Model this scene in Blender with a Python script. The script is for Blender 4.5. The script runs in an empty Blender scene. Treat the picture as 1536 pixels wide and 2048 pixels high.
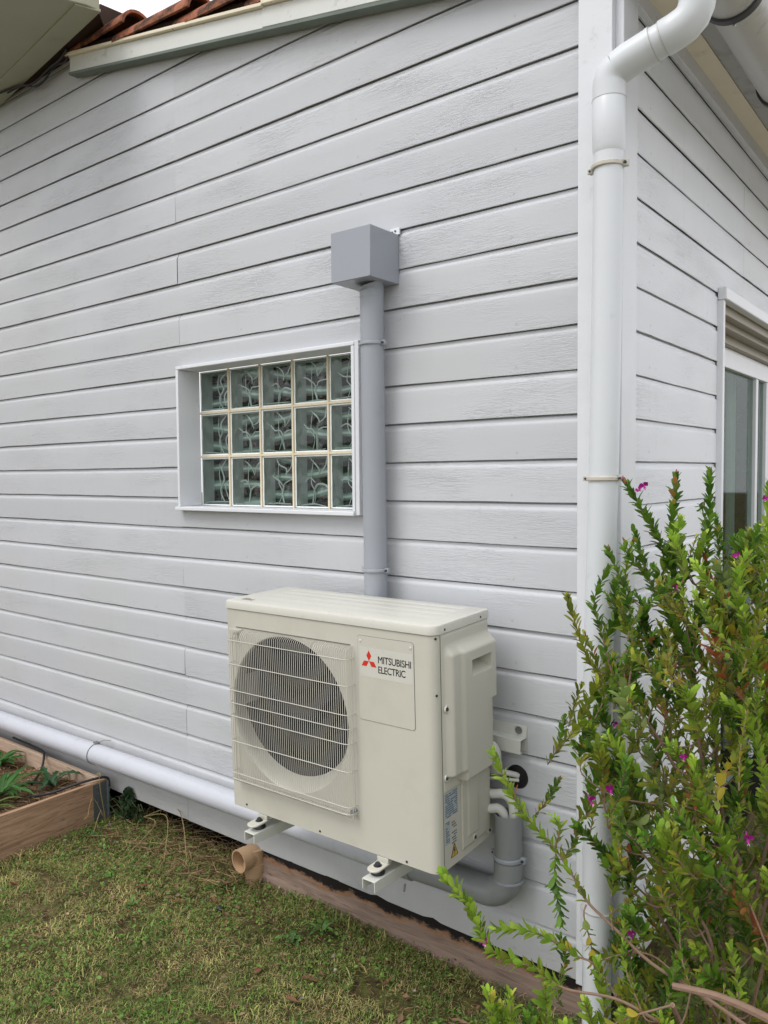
import bpy, bmesh, math, random
import numpy as np
from mathutils import Vector, Matrix
R = math.radians
random.seed(7); rng = np.random.default_rng(7)
scene = bpy.context.scene
COL = scene.collection
G = 1.62                       # heights below are measured from eye level; the lawn lies at z = 0

# ------------------------------------------------------------------ camera, sky, sun, exposure
cam = bpy.data.objects.new('camera', bpy.data.cameras.new('camera')); COL.objects.link(cam)
cr = Vector((0.78923, 0.61403, -0.00888)); cu = Vector((-0.02231, 0.04312, 0.99882)); cf = Vector((-0.61369, 0.7881, -0.04774))
m3 = Matrix((cr, cu, -cf)).transposed().to_4x4(); m3.translation = Vector((0.8257, -2.0753, 1.5815))
cam.matrix_world = m3
cam.data.sensor_fit = 'VERTICAL'; cam.data.sensor_height = 36; cam.data.sensor_width = 27; cam.data.lens = 27.736
cam.data.clip_start = 0.02; cam.data.clip_end = 500
scene.camera = cam

SUN_DIR = Vector((-0.28, -0.62, 1.0)).normalized()
world = bpy.data.worlds.new('World'); scene.world = world; world.use_nodes = True
wn = world.node_tree.nodes; wl = world.node_tree.links
sky = wn.new('ShaderNodeTexSky'); sky.sky_type = 'NISHITA'; sky.sun_disc = False
sky.sun_elevation = math.asin(SUN_DIR.z); sky.sun_rotation = math.atan2(SUN_DIR.x, SUN_DIR.y)
sky.air_density = 1.0; sky.dust_density = 6.0; sky.ozone_density = 1.2
hs = wn.new('ShaderNodeHueSaturation'); hs.inputs['Saturation'].default_value = 0.22
gm = wn.new('ShaderNodeMixRGB'); gm.blend_type = 'MIX'; gm.inputs[0].default_value = 0.85
gm.inputs[2].default_value = (8.3, 8.35, 8.65, 1)     # even cloud cover
wl.new(sky.outputs[0], hs.inputs['Color']); wl.new(hs.outputs[0], gm.inputs[1]); wl.new(gm.outputs[0], wn['Background'].inputs[0])
wn['Background'].inputs[1].default_value = 0.135
sd = bpy.data.lights.new('sun', 'SUN'); sd.energy = 1.1; sd.angle = R(26); sd.color = (1, 0.98, 0.95)
sun = bpy.data.objects.new('sun', sd); COL.objects.link(sun)
sun.rotation_euler = SUN_DIR.to_track_quat('Z', 'Y').to_euler(); sun.location = (0, -3, 6)
scene.view_settings.view_transform = 'Standard'; scene.view_settings.look = 'None'
scene.view_settings.exposure = 0.32; scene.view_settings.gamma = 1

# ------------------------------------------------------------------ materials
class Nodes:
    def __init__(s, name):
        s.m = bpy.data.materials.new(name); s.m.use_nodes = True
        s.t = s.m.node_tree; s.b = s.t.nodes['Principled BSDF']; s.out = s.t.nodes['Material Output']
        s._o = None
    def n(s, ty, **kw):
        x = s.t.nodes.new(ty)
        for k, v in kw.items(): setattr(x, k, v)
        return x
    def l(s, a, b): s.t.links.new(a, b)
    def obj(s):
        if s._o is None: s._o = s.n('ShaderNodeTexCoord').outputs['Object']
        return s._o
    def mapping(s, scale, src=None):
        x = s.n('ShaderNodeMapping'); x.inputs['Scale'].default_value = scale; s.l(src or s.obj(), x.inputs[0]); return x.outputs[0]
    def noise(s, scale, mscale=(1, 1, 1), detail=3, rough=.5, src=None, dist=0):
        x = s.n('ShaderNodeTexNoise'); x.inputs['Scale'].default_value = scale; x.inputs['Detail'].default_value = detail
        x.inputs['Roughness'].default_value = rough; x.inputs['Distortion'].default_value = dist
        s.l(s.mapping(mscale, src), x.inputs[0]); return x.outputs[0]
    def ramp(s, src, stops, interp='LINEAR'):
        x = s.n('ShaderNodeValToRGB'); x.color_ramp.interpolation = interp
        e = x.color_ramp.elements
        while len(e) < len(stops): e.new(0.5)
        for el, (p, c) in zip(e, stops):
            el.position = p; el.color = (c, c, c, 1) if isinstance(c, (int, float)) else (*c, 1)
        s.l(src, x.inputs[0]); return x.outputs[0]
    def mix(s, a, b, fac, mode='MIX'):
        x = s.n('ShaderNodeMixRGB', blend_type=mode)
        for v, i in ((fac, 0), (a, 1), (b, 2)):
            if hasattr(v, 'is_linked'): s.l(v, x.inputs[i])
            elif i == 0: x.inputs[0].default_value = v
            else: x.inputs[i].default_value = (*v, 1) if not isinstance(v, (int, float)) else (v, v, v, 1)
        return x.outputs[0]
    def math(s, op, a, b=0.0):
        x = s.n('ShaderNodeMath', operation=op)
        for v, i in ((a, 0), (b, 1)):
            if hasattr(v, 'is_linked'): s.l(v, x.inputs[i])
            else: x.inputs[i].default_value = v
        return x.outputs[0]
    def color(s, c):
        if hasattr(c, 'is_linked'): s.l(c, s.b.inputs['Base Color'])
        else: s.b.inputs['Base Color'].default_value = (*c, 1)
    def bump(s, h, dist=.002, strength=1.0):
        x = s.n('ShaderNodeBump'); x.inputs['Strength'].default_value = strength; x.inputs['Distance'].default_value = dist
        s.l(h, x.inputs['Height']); s.l(x.outputs[0], s.b.inputs['Normal'])
    def set(s, rough=.5, spec=.5, metal=0):
        s.b.inputs['Roughness'].default_value = rough; s.b.inputs['Specular IOR Level'].default_value = spec; s.b.inputs['Metallic'].default_value = metal
        return s.m

def simple(name, c, rough=.5, spec=.4, metal=0, var=.06, vs=9, bump=0, bs=60, dirt=None):
    s = Nodes(name)
    v = s.noise(vs, detail=4)
    hi = tuple(min(1, x * (1 + var)) for x in c); lo = tuple(x * (1 - var) for x in c)
    col = s.mix(lo, hi, v)
    if dirt:
        d = s.ramp(s.noise(dirt[1], detail=6, rough=.65), [(dirt[2], 0), (min(1, dirt[2] + .18), 1)])
        col = s.mix(col, dirt[0], s.math('MULTIPLY', d, dirt[3]))
    s.color(col)
    if bump: s.bump(s.noise(bs, detail=3), bump)
    return s.set(rough, spec, metal)

def siding_mat(name, c, axis):
    s = Nodes(name)
    sep = s.n('ShaderNodeSeparateXYZ'); s.l(s.obj(), sep.inputs[0])
    zi = s.math('FLOOR', s.math('DIVIDE', s.math('SUBTRACT', sep.outputs['Z'], G - 12 * .125), .125))
    along = sep.outputs['X' if axis == 'x' else 'Y']
    ji = s.math('GREATER_THAN', along, -1.855 if axis == 'x' else 1.35)
    cmb = s.n('ShaderNodeCombineXYZ'); s.l(zi, cmb.inputs[0]); s.l(s.math('MULTIPLY', ji, 7.3), cmb.inputs[1])
    wnz = s.n('ShaderNodeTexWhiteNoise'); wnz.noise_dimensions = '3D'; s.l(cmb.outputs[0], wnz.inputs['Vector'])
    # each board shifts the grain so it does not run through from board to board
    off = s.n('ShaderNodeVectorMath', operation='SCALE'); s.l(wnz.outputs['Color'], off.inputs[0]); off.inputs['Scale'].default_value = 11
    add = s.n('ShaderNodeVectorMath', operation='ADD'); s.l(s.obj(), add.inputs[0]); s.l(off.outputs[0], add.inputs[1])
    P = add.outputs[0]
    st = (1, 1, 9) if axis == 'y' else (1, 1, 9)
    big = s.noise(1.6, (1, 1, 3.5), 2, .5, P)                      # slow warps of the boards
    grain = s.noise(16, st, 4, .62, P, .6)                         # wrinkled paint
    fine = s.noise(42, (1, 1, 7), 5, .7, P, .3)
    patch = s.ramp(s.noise(2.4, (1, 1, 3), 3, .55, P), [(.42, .05), (.66, 1)])
    strength = s.math('ADD', s.math('MULTIPLY', wnz.outputs['Value'], .6), .55)
    rid = s.ramp(grain, [(.42, 0), (.5, 1), (.6, .1)])
    h = s.math('ADD', s.math('MULTIPLY', s.math('MULTIPLY', s.math('ADD', s.math('MULTIPLY', rid, .85), s.math('MULTIPLY', fine, .4)), patch), strength),
               s.math('MULTIPLY', big, 1.1))
    s.bump(h, .0012, .8)
    base = s.mix(tuple(x * .95 for x in c), tuple(min(1, x * 1.05) for x in c), wnz.outputs['Value'])
    warm = s.noise(1.1, (1, 1, 1), 3, .5)
    base = s.mix(base, (c[0] * .97, c[1] * .96, c[2] * .92), s.ramp(warm, [(.45, 0), (.75, .8)]))
    cr_ = s.noise(38, (1, 1, 11), 4, .55, P, .8)
    crack = s.math('MULTIPLY', s.ramp(cr_, [(.28, 1), (.305, 0)]), s.ramp(s.noise(3.1, (1, 1, 2.2), 2, .5, P), [(.50, 0), (.62, 1)]))
    spot = s.math('MULTIPLY', s.ramp(s.noise(85, (1, 1, 2), 2, .5, P), [(.20, 1), (.24, 0)]), .7)
    base = s.mix(base, (.16, .155, .14), s.math('MULTIPLY', crack, .7))
    base = s.mix(base, (.2, .2, .19), spot)
    # nail heads, one pair of rows per board, and soil splash near the ground
    zf = s.math('FRACT', s.math('DIVIDE', s.math('SUBTRACT', sep.outputs['Z'], G - 12 * .125), .125))
    dz = s.math('MULTIPLY', s.math('SUBTRACT', zf, .17), .125)
    dx = s.math('MULTIPLY', s.math('SUBTRACT', s.math('FRACT', s.math('ADD', s.math('DIVIDE', along, .58), s.math('MULTIPLY', wnz.outputs['Value'], .05))), .5), .58)
    dist = s.math('SQRT', s.math('ADD', s.math('MULTIPLY', dx, dx), s.math('MULTIPLY', dz, dz)))
    base = s.mix(base, (.30, .29, .27), s.math('MULTIPLY', s.ramp(dist, [(.0022, 1), (.0045, 0)]), .55))
    low = s.ramp(s.math('ADD', sep.outputs['Z'], s.math('MULTIPLY', s.noise(9, (1, 1, .5), 5, .65), .25)), [(.20, 1), (.50, 0)])
    base = s.mix(base, (.33, .32, .28), s.math('MULTIPLY', low, .45))
    drip = s.math('MULTIPLY', s.ramp(s.noise(7, (3.5, 3.5, .35), 4, .6), [(.56, 0), (.74, 1)]), .07)
    base = s.mix(base, (.33, .325, .30), drip)
    s.color(base)
    return s.set(.55, .35)

def wood_mat(name, lo, hi, stain=None, axis='x'):
    s = Nodes(name)
    sc = (1.2, 14, 14) if axis == 'x' else ((14, 1.2, 14) if axis == 'y' else (14, 14, 1.2))
    g = s.noise(3.2, sc, 7, .62, None, 1.4)
    col = s.mix(lo, hi, s.ramp(g, [(.3, 0), (.7, 1)]))
    dk = s.ramp(s.noise(5.5, tuple(x * 1.6 for x in sc), 4, .6, None, .6), [(.30, 1), (.40, 0)])
    col = s.mix(col, tuple(x * .45 for x in lo), s.math('MULTIPLY', dk, .7))
    if stain:
        sep = s.n('ShaderNodeSeparateXYZ'); s.l(s.obj(), sep.inputs[0])
        edge = s.math('ADD', sep.outputs['Z'], s.math('MULTIPLY', s.math('SUBTRACT', s.noise(7, (1, 1, 2), 6, .75), .5), .11))
        f = s.ramp(edge, [(stain[1], 0), (stain[1] + .012, 1)])
        halo = s.ramp(edge, [(stain[1] - .012, 0), (stain[1], 1), (stain[1] + .01, 0)])
        col = s.mix(col, (.28, .13, .05), s.math('MULTIPLY', halo, .8))
        col = s.mix(col, stain[0], f)
    s.color(col); s.bump(g, .0025, .7)
    return s.set(.75, .2)

def attr_mat(name, rough=.55, trans=.0, spec=.35):
    s = Nodes(name)
    a = s.n('ShaderNodeAttribute'); a.attribute_name = 'col'
    v = s.noise(55, detail=3)
    col = s.mix(a.outputs['Color'], s.mix(a.outputs['Color'], (.5, .5, .5), 1.0, 'MULTIPLY'), s.ramp(v, [(.45, 0), (.95, .5)]))
    s.color(col); s.set(rough, spec)
    if trans:
        t = s.n('ShaderNodeBsdfTranslucent'); s.l(col, t.inputs[0])
        mx = s.n('ShaderNodeMixShader'); mx.inputs[0].default_value = trans
        s.l(s.b.outputs[0], mx.inputs[1]); s.l(t.outputs[0], mx.inputs[2]); s.l(mx.outputs[0], s.out.inputs[0])
    return s.m

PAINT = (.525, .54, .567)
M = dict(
 siding=siding_mat('weathered_grey_paint', PAINT, 'x'), siding_side_lifted=siding_mat('weathered_grey_paint_lifted', (.71, .727, .76), 'y'),  # side copy lightened in colour to make up for weaker light there
 trim=simple('white_trim_paint', (.69, .705, .735), .45, .4, bump=.0015, bs=14, dirt=((.42, .41, .38), 26, .62, .5)),
 rake=simple('aged_white_board', (.66, .67, .64), .5, .3, bump=.0008, bs=30, dirt=((.22, .24, .2), 18, .58, .55)),
 rake_edge=simple('dark_green_edge', (.17, .20, .17), .7, .2, var=.2),  # dark grey-green lower edge of the rake boards
 dark=simple('dark_void', (.012, .010, .009), .95, .05),
 soffit=simple('beige_painted_board', (.82, .74, .58), .6, .25, bump=.0005, dirt=((.3, .27, .2), 8, .6, .5)),
 olive=simple('olive_grey_soffit', (.36, .36, .27), .6, .3, bump=.0006, bs=25, dirt=((.18, .16, .09), 4, .6, .4)),
 gutter=simple('grey_pvc_gutter', (.44, .435, .41), .35, .45, dirt=((.16, .15, .13), 9, .52, .6)),
 rubber=simple('dark_rubber', (.045, .045, .047), .5, .4),
 pipe_white=simple('pale_pvc', (.63, .655, .68), .33, .45, var=.03, dirt=((.36, .36, .34), 12, .62, .35)),
 pipe_lilac=simple('lilac_white_pvc', (.53, .545, .60), .3, .5, var=.03, dirt=((.3, .3, .33), 14, .6, .35)),
 pvc=simple('grey_pvc', (.315, .335, .37), .38, .45, var=.04, dirt=((.25, .26, .28), 10, .6, .4)),
 pvc_dark=simple('mid_grey_pvc', (.25, .265, .27), .4, .45, var=.05, dirt=((.16, .17, .17), 14, .58, .4)),
 clamp=simple('beige_clamp', (.52, .49, .42), .45, .4, dirt=((.2, .18, .15), 40, .55, .5)),
 box_grey=simple('grey_box_plastic', (.305, .325, .365), .3, .5, var=.03),
 bracket=simple('cream_metal', (.62, .63, .58), .35, .5, dirt=((.35, .33, .28), 30, .6, .4)),
 casing=simple('ivory_casing', (.56, .545, .475), .34, .5, var=.025, bump=.00012, bs=220, dirt=((.36, .34, .27), 4, .5, .22)),
 lid=simple('ivory_lid', (.60, .59, .53), .3, .5, var=.03, dirt=((.42, .42, .38), 60, .56, .35)),
 wire=simple('cream_wire', (.56, .54, .48), .35, .5),
 grove=simple('shadow_gap_plastic', (.16, .155, .13), .6, .3),
 fin=simple('dark_fan_plastic', (.014, .0145, .016), .75, .12, var=.3),
 black=simple('black_plastic', (.012, .012, .013), .35, .5),
 steel=simple('zinc_screw', (.3, .3, .29), .35, .5, .8),
 bolt=simple('dark_bolt', (.05, .055, .065), .3, .6, .6),
 red=simple('red_ink', (.60, .035, .02), .4, .4, var=.02), ink=simple('black_ink', (.02, .02, .022), .4, .4),
 sticker=simple('pale_blue_sticker', (.38, .44, .50), .4, .4), sticker2=simple('cream_sticker', (.55, .54, .48), .4, .4),
 sticker_ink=simple('dark_blue_ink', (.08, .10, .14), .4, .3), yellow=simple('warning_yellow', (.62, .40, .03), .4, .4),
 insul=simple('white_insulation', (.62, .62, .58), .5, .3, bump=.0006, bs=90),
 beige_pvc=simple('sand_pvc', (.44, .29, .17), .4, .45, dirt=((.25, .17, .1), 16, .58, .5)),
 plank=wood_mat('weathered_plank', (.15, .105, .08), (.31, .225, .18), ((.012, .009, .008), .088)),
 bedwood=wood_mat('larch_board', (.24, .145, .085), (.50, .33, .215), axis='y'), bedwood_x=wood_mat('grey_larch_board', (.36, .26, .19), (.56, .42, .32)),
 galv=simple('galvanised_hinge', (.14, .16, .165), .5, .5, .5, bump=.001, bs=80),
 hose=simple('black_hose', (.018, .018, .02), .5, .4),
 glass_side=simple('green_glass_edge', (.90, .98, .94), .45, .4, var=.15, vs=26, bump=.006, bs=22),
 glass_rib=simple('pale_glass_rib', (.80, .88, .85), .08, .8),
 mortar=simple('cream_mortar', (.72, .64, .48), .8, .2, bump=.001, bs=120, dirt=((.2, .17, .12), 60, .6, .5)),
 winframe=simple('white_window_trim', (.72, .74, .77), .3, .5, var=.03, dirt=((.4, .4, .37), 20, .64, .5)),
 alu=simple('white_aluminium', (.70, .71, .73), .3, .5),
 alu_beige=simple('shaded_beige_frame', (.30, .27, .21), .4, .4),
 curtain=simple('grey_curtain', (.32, .38, .365), .8, .1),
 bark=simple('brown_bark', (.22, .145, .105), .8, .15, var=.25, vs=60, bump=.0015, bs=120),
 leaf=attr_mat('shrub_leaf', .48, .36, .3), grass=attr_mat('grass_blade', .65, .25, .2), dry=attr_mat('dry_litter', .8, .1, .15),
 petal=simple('magenta_petal', (.36, .015, .24), .5, .3, var=.5, vs=200), petal_pale=simple('pale_petal_tuft', (.75, .5, .72), .6, .2),
 tile=simple('terracotta_tile', (.34, .13, .075), .85, .15, var=.5, vs=9, bump=.005, bs=45, dirt=((.04, .03, .022), 13, .43, .95)),
 tile_under=simple('mossy_gap_shade', (.045, .026, .020), .9, .1, var=.4),  # moss-dark brown, also carries the shade of the roof gaps in its colour
 neigh=simple('neighbour_render', (.7, .68, .62), .9, .1, bump=.003, bs=50),
 stone=simple('dark_stone', (.03, .032, .04), .7, .3, bump=.004, bs=30), stone_pale=simple('pale_stone', (.42, .38, .32), .8, .2, bump=.003, bs=40),
)
def ground_mat():
    s = Nodes('lawn_soil')
    a = s.noise(1.7, detail=4); b = s.noise(24, detail=6, rough=.7); c = s.noise(160, detail=3, rough=.7)
    col = s.mix((.11, .12, .035), (.20, .16, .075), s.ramp(a, [(.4, 0), (.62, 1)]))
    col = s.mix(col, (.055, .038, .022), s.ramp(b, [(.42, .9), (.58, 0)]))
    col = s.mix(col, (.16, .13, .06), s.math('MULTIPLY', s.ramp(c, [(.5, 0), (.65, 1)]), .5))
    s.color(col); s.bump(s.math('ADD', b, s.math('MULTIPLY', c, .5)), .012, 1)
    return s.set(.95, .1)
M['ground'] = ground_mat()
def soil_mat():
    s = Nodes('bed_mulch')
    b = s.noise(40, detail=6, rough=.7); c = s.noise(140, detail=3, rough=.7)
    col = s.mix((.05, .03, .018), (.22, .13, .075), s.ramp(b, [(.4, 0), (.62, 1)]))
    s.color(s.mix(col, (.34, .23, .15), s.math('MULTIPLY', s.ramp(c, [(.52, 0), (.62, 1)]), .8))); s.bump(b, .01, 1)
    return s.set(.95, .1)
M['soil'] = soil_mat()
def pane_mat(name, tint, bump=0, gloss=.5):
    s = Nodes(name)
    t = s.n('ShaderNodeBsdfTransparent'); t.inputs[0].default_value = (*tint, 1)
    g = s.n('ShaderNodeBsdfGlossy'); g.inputs['Roughness'].default_value = .04
    f = s.n('ShaderNodeFresnel'); f.inputs[0].default_value = 1.5
    if bump:
        x = s.n('ShaderNodeBump'); x.inputs['Distance'].default_value = bump; s.l(s.noise(14, detail=1), x.inputs['Height'])
        s.l(x.outputs[0], g.inputs['Normal']); s.l(x.outputs[0], f.inputs['Normal'])
    mx = s.n('ShaderNodeMixShader'); s.l(s.math('MULTIPLY', f.outputs[0], gloss * 2), mx.inputs[0])
    s.l(t.outputs[0], mx.inputs[1]); s.l(g.outputs[0], mx.inputs[2]); s.l(mx.outputs[0], s.out.inputs[0]); s.t.nodes.remove(s.b)
    return s.m
M['pane'] = pane_mat('clear_pane', (.80, .86, .83), 0, .12); M['block_pane'] = pane_mat('wavy_block_glass', (.88, .96, .93), .012, .5)

# ------------------------------------------------------------------ mesh helpers
class MB:
    def __init__(s): s.v = []; s.f = []; s.c = []; s.mi = []; s.cur = 0
    def add(s, vs, fs, col=None):
        o = len(s.v); s.v.extend(tuple(p) for p in vs); s.f.extend(tuple(i + o for i in f) for f in fs)
        s.mi.extend([s.cur] * len(fs))
        if col is not None: s.c.extend([col] * len(vs))
        return s
    def box(s, a, b):
        x0, y0, z0 = a; x1, y1, z1 = b
        return s.add([(x0,y0,z0),(x1,y0,z0),(x1,y1,z0),(x0,y1,z0),(x0,y0,z1),(x1,y0,z1),(x1,y1,z1),(x0,y1,z1)],
                     [(0,3,2,1),(4,5,6,7),(0,1,5,4),(1,2,6,5),(2,3,7,6),(3,0,4,7)])
    def poly_prism(s, pts, d):       # pts: 3D polygon, d: extrusion vector
        n = len(pts); d = Vector(d)
        vs = [Vector(p) for p in pts] + [Vector(p) + d for p in pts]
        return s.add(vs, [tuple(range(n))[::-1], tuple(range(n, 2*n))] + [(i, (i+1) % n, n+(i+1) % n, n+i) for i in range(n)])
    def tube(s, path, r, n=12, caps=True, col=None, inner=None):
        P = [Vector(p) for p in path]; k = len(P)
        rs = [r] * k if isinstance(r, (int, float)) else list(r)
        T = [((P[min(i+1, k-1)] - P[max(i-1, 0)]).normalized()) for i in range(k)]
        ref = Vector((0, 0, 1)) if abs(T[0].z) < .9 else Vector((1, 0, 0))
        u = T[0].cross(ref).normalized(); vs = []
        for i in range(k):
            u = (u - T[i] * u.dot(T[i])).normalized(); w = T[i].cross(u)
            for j in range(n):
                a = 2 * math.pi * j / n; vs.append(P[i] + (u * math.cos(a) + w * math.sin(a)) * rs[i])
        fs = [(i*n+j, i*n+(j+1) % n, (i+1)*n+(j+1) % n, (i+1)*n+j) for i in range(k-1) for j in range(n)]
        if caps: fs += [tuple(range(n))[::-1], tuple(range((k-1)*n, k*n))]
        return s.add(vs, fs, col)
    def ring(s, path_c, axis, prof, n=40):   # lathe of (along, radius) profile about axis through path_c
        ax = Vector(axis).normalized(); ref = Vector((0, 0, 1)) if abs(ax.z) < .9 else Vector((1, 0, 0))
        u = ax.cross(ref).normalized(); w = ax.cross(u); c = Vector(path_c); vs = []
        for a, r in prof:
            for j in range(n):
                t = 2*math.pi*j/n; vs.append(c + ax*a + (u*math.cos(t) + w*math.sin(t))*r)
        return s.add(vs, [(i*n+j, i*n+(j+1) % n, (i+1)*n+(j+1) % n, (i+1)*n+j) for i in range(len(prof)-1) for j in range(n)])
    def build(s, name, mat, parent=None, smooth=True, bevel=0, seg=2, angle=35, recalc=True):
        me = bpy.data.meshes.new(name); me.from_pydata(s.v, [], s.f)
        for mm in (mat if isinstance(mat, (list, tuple)) else [mat]): me.materials.append(mm)
        if any(s.mi): me.polygons.foreach_set('material_index', s.mi)
        if s.c:
            a = me.color_attributes.new('col', 'FLOAT_COLOR', 'POINT')
            a.data.foreach_set('color', np.array([(*c, 1) for c in s.c], dtype=np.float32).ravel())
        me.update()
        bm = bmesh.new(); bm.from_mesh(me); 
        if recalc and not s.c: bmesh.ops.recalc_face_normals(bm, faces=bm.faces)
        bm.to_mesh(me); bm.free()
        if smooth:
            me.polygons.foreach_set('use_smooth', [True] * len(me.polygons)); me.set_sharp_from_angle(angle=R(angle))
        o = bpy.data.objects.new(name, me); COL.objects.link(o)
        if parent: o.parent = parent
        if bevel:
            b = o.modifiers.new('bevel', 'BEVEL'); b.width = bevel; b.segments = seg; b.limit_method = 'ANGLE'; b.angle_limit = R(40)
        return o
def tag(o, label=None, cat=None, group=None, kind=None):
    if label: o['label'] = label
    if cat: o['category'] = cat
    if group: o['group'] = group
    if kind: o['kind'] = kind
    return o
def empty(name, loc, label, cat, group=None, rot=(0, 0, 0)):
    o = bpy.data.objects.new(name, None); COL.objects.link(o); o.location = loc; o.rotation_euler = rot; o.empty_display_size = .1
    return tag(o, label, cat, group)
def arc(c, u, w, r, a0, a1, n=10):
    c, u, w = Vector(c), Vector(u), Vector(w)
    return [c + u*r*math.cos(R(a0+(a1-a0)*i/n)) + w*r*math.sin(R(a0+(a1-a0)*i/n)) for i in range(n+1)]
def smooth_path(pts, n=6):
    P = [Vector(p) for p in pts]; out = []
    for i in range(len(P)-1):
        p0, p1, p2, p3 = P[max(i-1, 0)], P[i], P[i+1], P[min(i+2, len(P)-1)]
        for k in range(n):
            t = k/n; out.append(.5*((2*p1)+(p2-p0)*t+(2*p0-5*p1+4*p2-p3)*t*t+(3*p1-p0-3*p2+p3)*t**3))
    return out + [P[-1]]
def hollow(mb, c, axis, r, ri, L, n=32):
    return mb.ring(c, axis, [(0, ri), (0, r), (L, r), (L, ri), (0, ri)], n)

# ------------------------------------------------------------------ ground
def gh(x, y):
    return .006*np.sin(x*5.1+y*3.7) + .005*np.sin(x*11.3-y*8.1+1) + .012*np.clip((-x-2.2), 0, 1.2)
def build_ground():
    xs = np.unique(np.round(np.concatenate([np.linspace(-60, -4.4, 9), np.arange(-4, 2.01, .06), np.linspace(2.6, 60, 9)]), 4))
    ys = np.unique(np.round(np.concatenate([np.linspace(-60, -3.4, 9), np.arange(-3, .81, .06), np.linspace(1.2, 60, 9)]), 4))
    X, Y = np.meshgrid(xs, ys); near = (X > -4.1) & (X < 2.1) & (Y > -3.1) & (Y < .85)
    Z = np.where(near, gh(X, Y) - .004 + rng.normal(0, .003, X.shape), 0)
    mb = MB(); nx = len(xs)
    mb.add(np.stack([X.ravel(), Y.ravel(), Z.ravel()], 1).tolist(), [(j*nx+i, j*nx+i+1, (j+1)*nx+i+1, (j+1)*nx+i) for j in range(len(ys)-1) for i in range(nx-1)])
    return mb.build('ground', M['ground'], angle=180)
tag(build_ground(), kind='structure')

mb = MB()
for i in range(9):
    for j in range(9): mb.box((1.05+i*.61, -2.2+j*.61, -.03), (1.65+i*.61, -1.6+j*.61, .022))
o = mb.build('bounce_slab', simple('pale_bounce_slab', (.50, .48, .44), .8, .2, bump=.002, bs=40), bevel=.004); tag(o, kind='structure')  # unseen pale slab added to bounce light onto side wall and soffit
# ------------------------------------------------------------------ house
P_ = .125
house = empty('wooden_house', (0, 0, 0), 'grey clapboard house with peeling paint, white corner post and glass block window', 'house')
def siding(name, mat, k0, k1, a0, a1, to3, joints, holes, zoff=0., cut=None):
    mb = MB(); rr = random.Random(3 if cut else 5)
    prof = [(-.012, .009), (-.0045, .009), (-.0045, .0005), (-.0008, 0), (0, .0012), (0, .035), (0, .07), (0, .100), (-.0008, .1055), (-.0028, .1085), (-.0052, .1108), (-.0064, .1132), (-.0066, .1212), (-.0150, .1222), (-.0150, .133)]
    for k in range(k0, k1):
        zb = G + k*P_ + zoff
        js = [a0] + sorted(joints(k)) + [a1]
        for ja, jb in zip(js[:-1], js[1:]):
            g0 = .0005 if ja != a0 else 0; g1 = .0005 if jb != a1 else 0
            nseg = max(2, int((jb-ja)/.09)); us = [ja+g0+(jb-ja-g0-g1)*i/nseg for i in range(nseg+1)]
            lift = rr.uniform(-.0008, .0008); tw = rr.uniform(-.0012, .0012); ph = rr.uniform(0, 6)
            vs = []
            for u in us:
                wob = .0007*math.sin(u*4+ph) + rr.uniform(-.0004, .0004); zw = .0014*math.sin(u*2.3+ph*2) + rr.uniform(-.0008, .0008)
                for i, (d, z) in enumerate(prof):
                    edge = 1 if 1 <= i <= 5 else .3
                    vs.append(to3(u, d + lift + (wob if d > -.004 else 0) + tw*(z/.125-.5), zb + z + zw*edge))
            m = len(prof)
            mb.add(vs, [(s*m+i, s*m+i+1, (s+1)*m+i+1, (s+1)*m+i) for s in range(nseg) for i in range(m-1)])
    o = mb.build(name, mat, house, angle=28)
    bm = bmesh.new(); bm.from_mesh(o.data)
    if cut:
        for co, no in cut:
            bmesh.ops.bisect_plane(bm, geom=bm.verts[:]+bm.edges[:]+bm.faces[:], plane_co=co, plane_no=no)
            bmesh.ops.bisect_plane(bm, geom=bm.verts[:]+bm.edges[:]+bm.faces[:], plane_co=(-2.52, 0, 0), plane_no=(1, 0, 0))
            bmesh.ops.delete(bm, geom=[f for f in bm.faces if (f.calc_center_median()-Vector(co)).dot(Vector(no)) > 0 and f.calc_center_median().x > -2.52], context='FACES')
    for (lo, hi, ax) in holes:
        for v, n in ((lo[0], ax), (hi[0], ax), (lo[1], 2), (hi[1], 2)):
            no = [0, 0, 0]; no[n] = 1; co = [0, 0, 0]; co[n] = v
            bmesh.ops.bisect_plane(bm, geom=bm.verts[:]+bm.edges[:]+bm.faces[:], plane_co=co, plane_no=no)
        kill = [f for f in bm.faces if lo[0] < f.calc_center_median()[ax] < hi[0] and lo[1] < f.calc_center_median().z < hi[1]]
        bmesh.ops.delete(bm, geom=kill, context='FACES')
    bm.to_mesh(o.data); bm.free()
    return o
RS = -.189                                    # rake slope
def rake_z(x): return G + 1.782 + RS*(x + 2.53)
rn = Vector((-RS, 0, 1)).normalized()
WIN = (-1.845, -.905, G-.165, G+.408)
gable = siding('gable_wall', M['siding'], -12, 18, -5.2, -.096, lambda u, d, z: (u, -d, z),
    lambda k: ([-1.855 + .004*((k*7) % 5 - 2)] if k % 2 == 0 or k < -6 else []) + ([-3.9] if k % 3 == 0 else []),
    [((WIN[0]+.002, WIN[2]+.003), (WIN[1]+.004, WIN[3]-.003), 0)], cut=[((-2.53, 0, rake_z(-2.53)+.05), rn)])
side = siding('side_wall', M['siding_side_lifted'], -12, 11, .112, 6.0, lambda u, d, z: (d, u, z),
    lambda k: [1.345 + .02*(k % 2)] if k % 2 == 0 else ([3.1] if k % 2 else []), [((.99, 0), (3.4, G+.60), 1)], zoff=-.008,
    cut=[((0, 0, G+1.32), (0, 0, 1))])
mb = MB()                                      # backing and dark footing behind the boards
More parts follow.
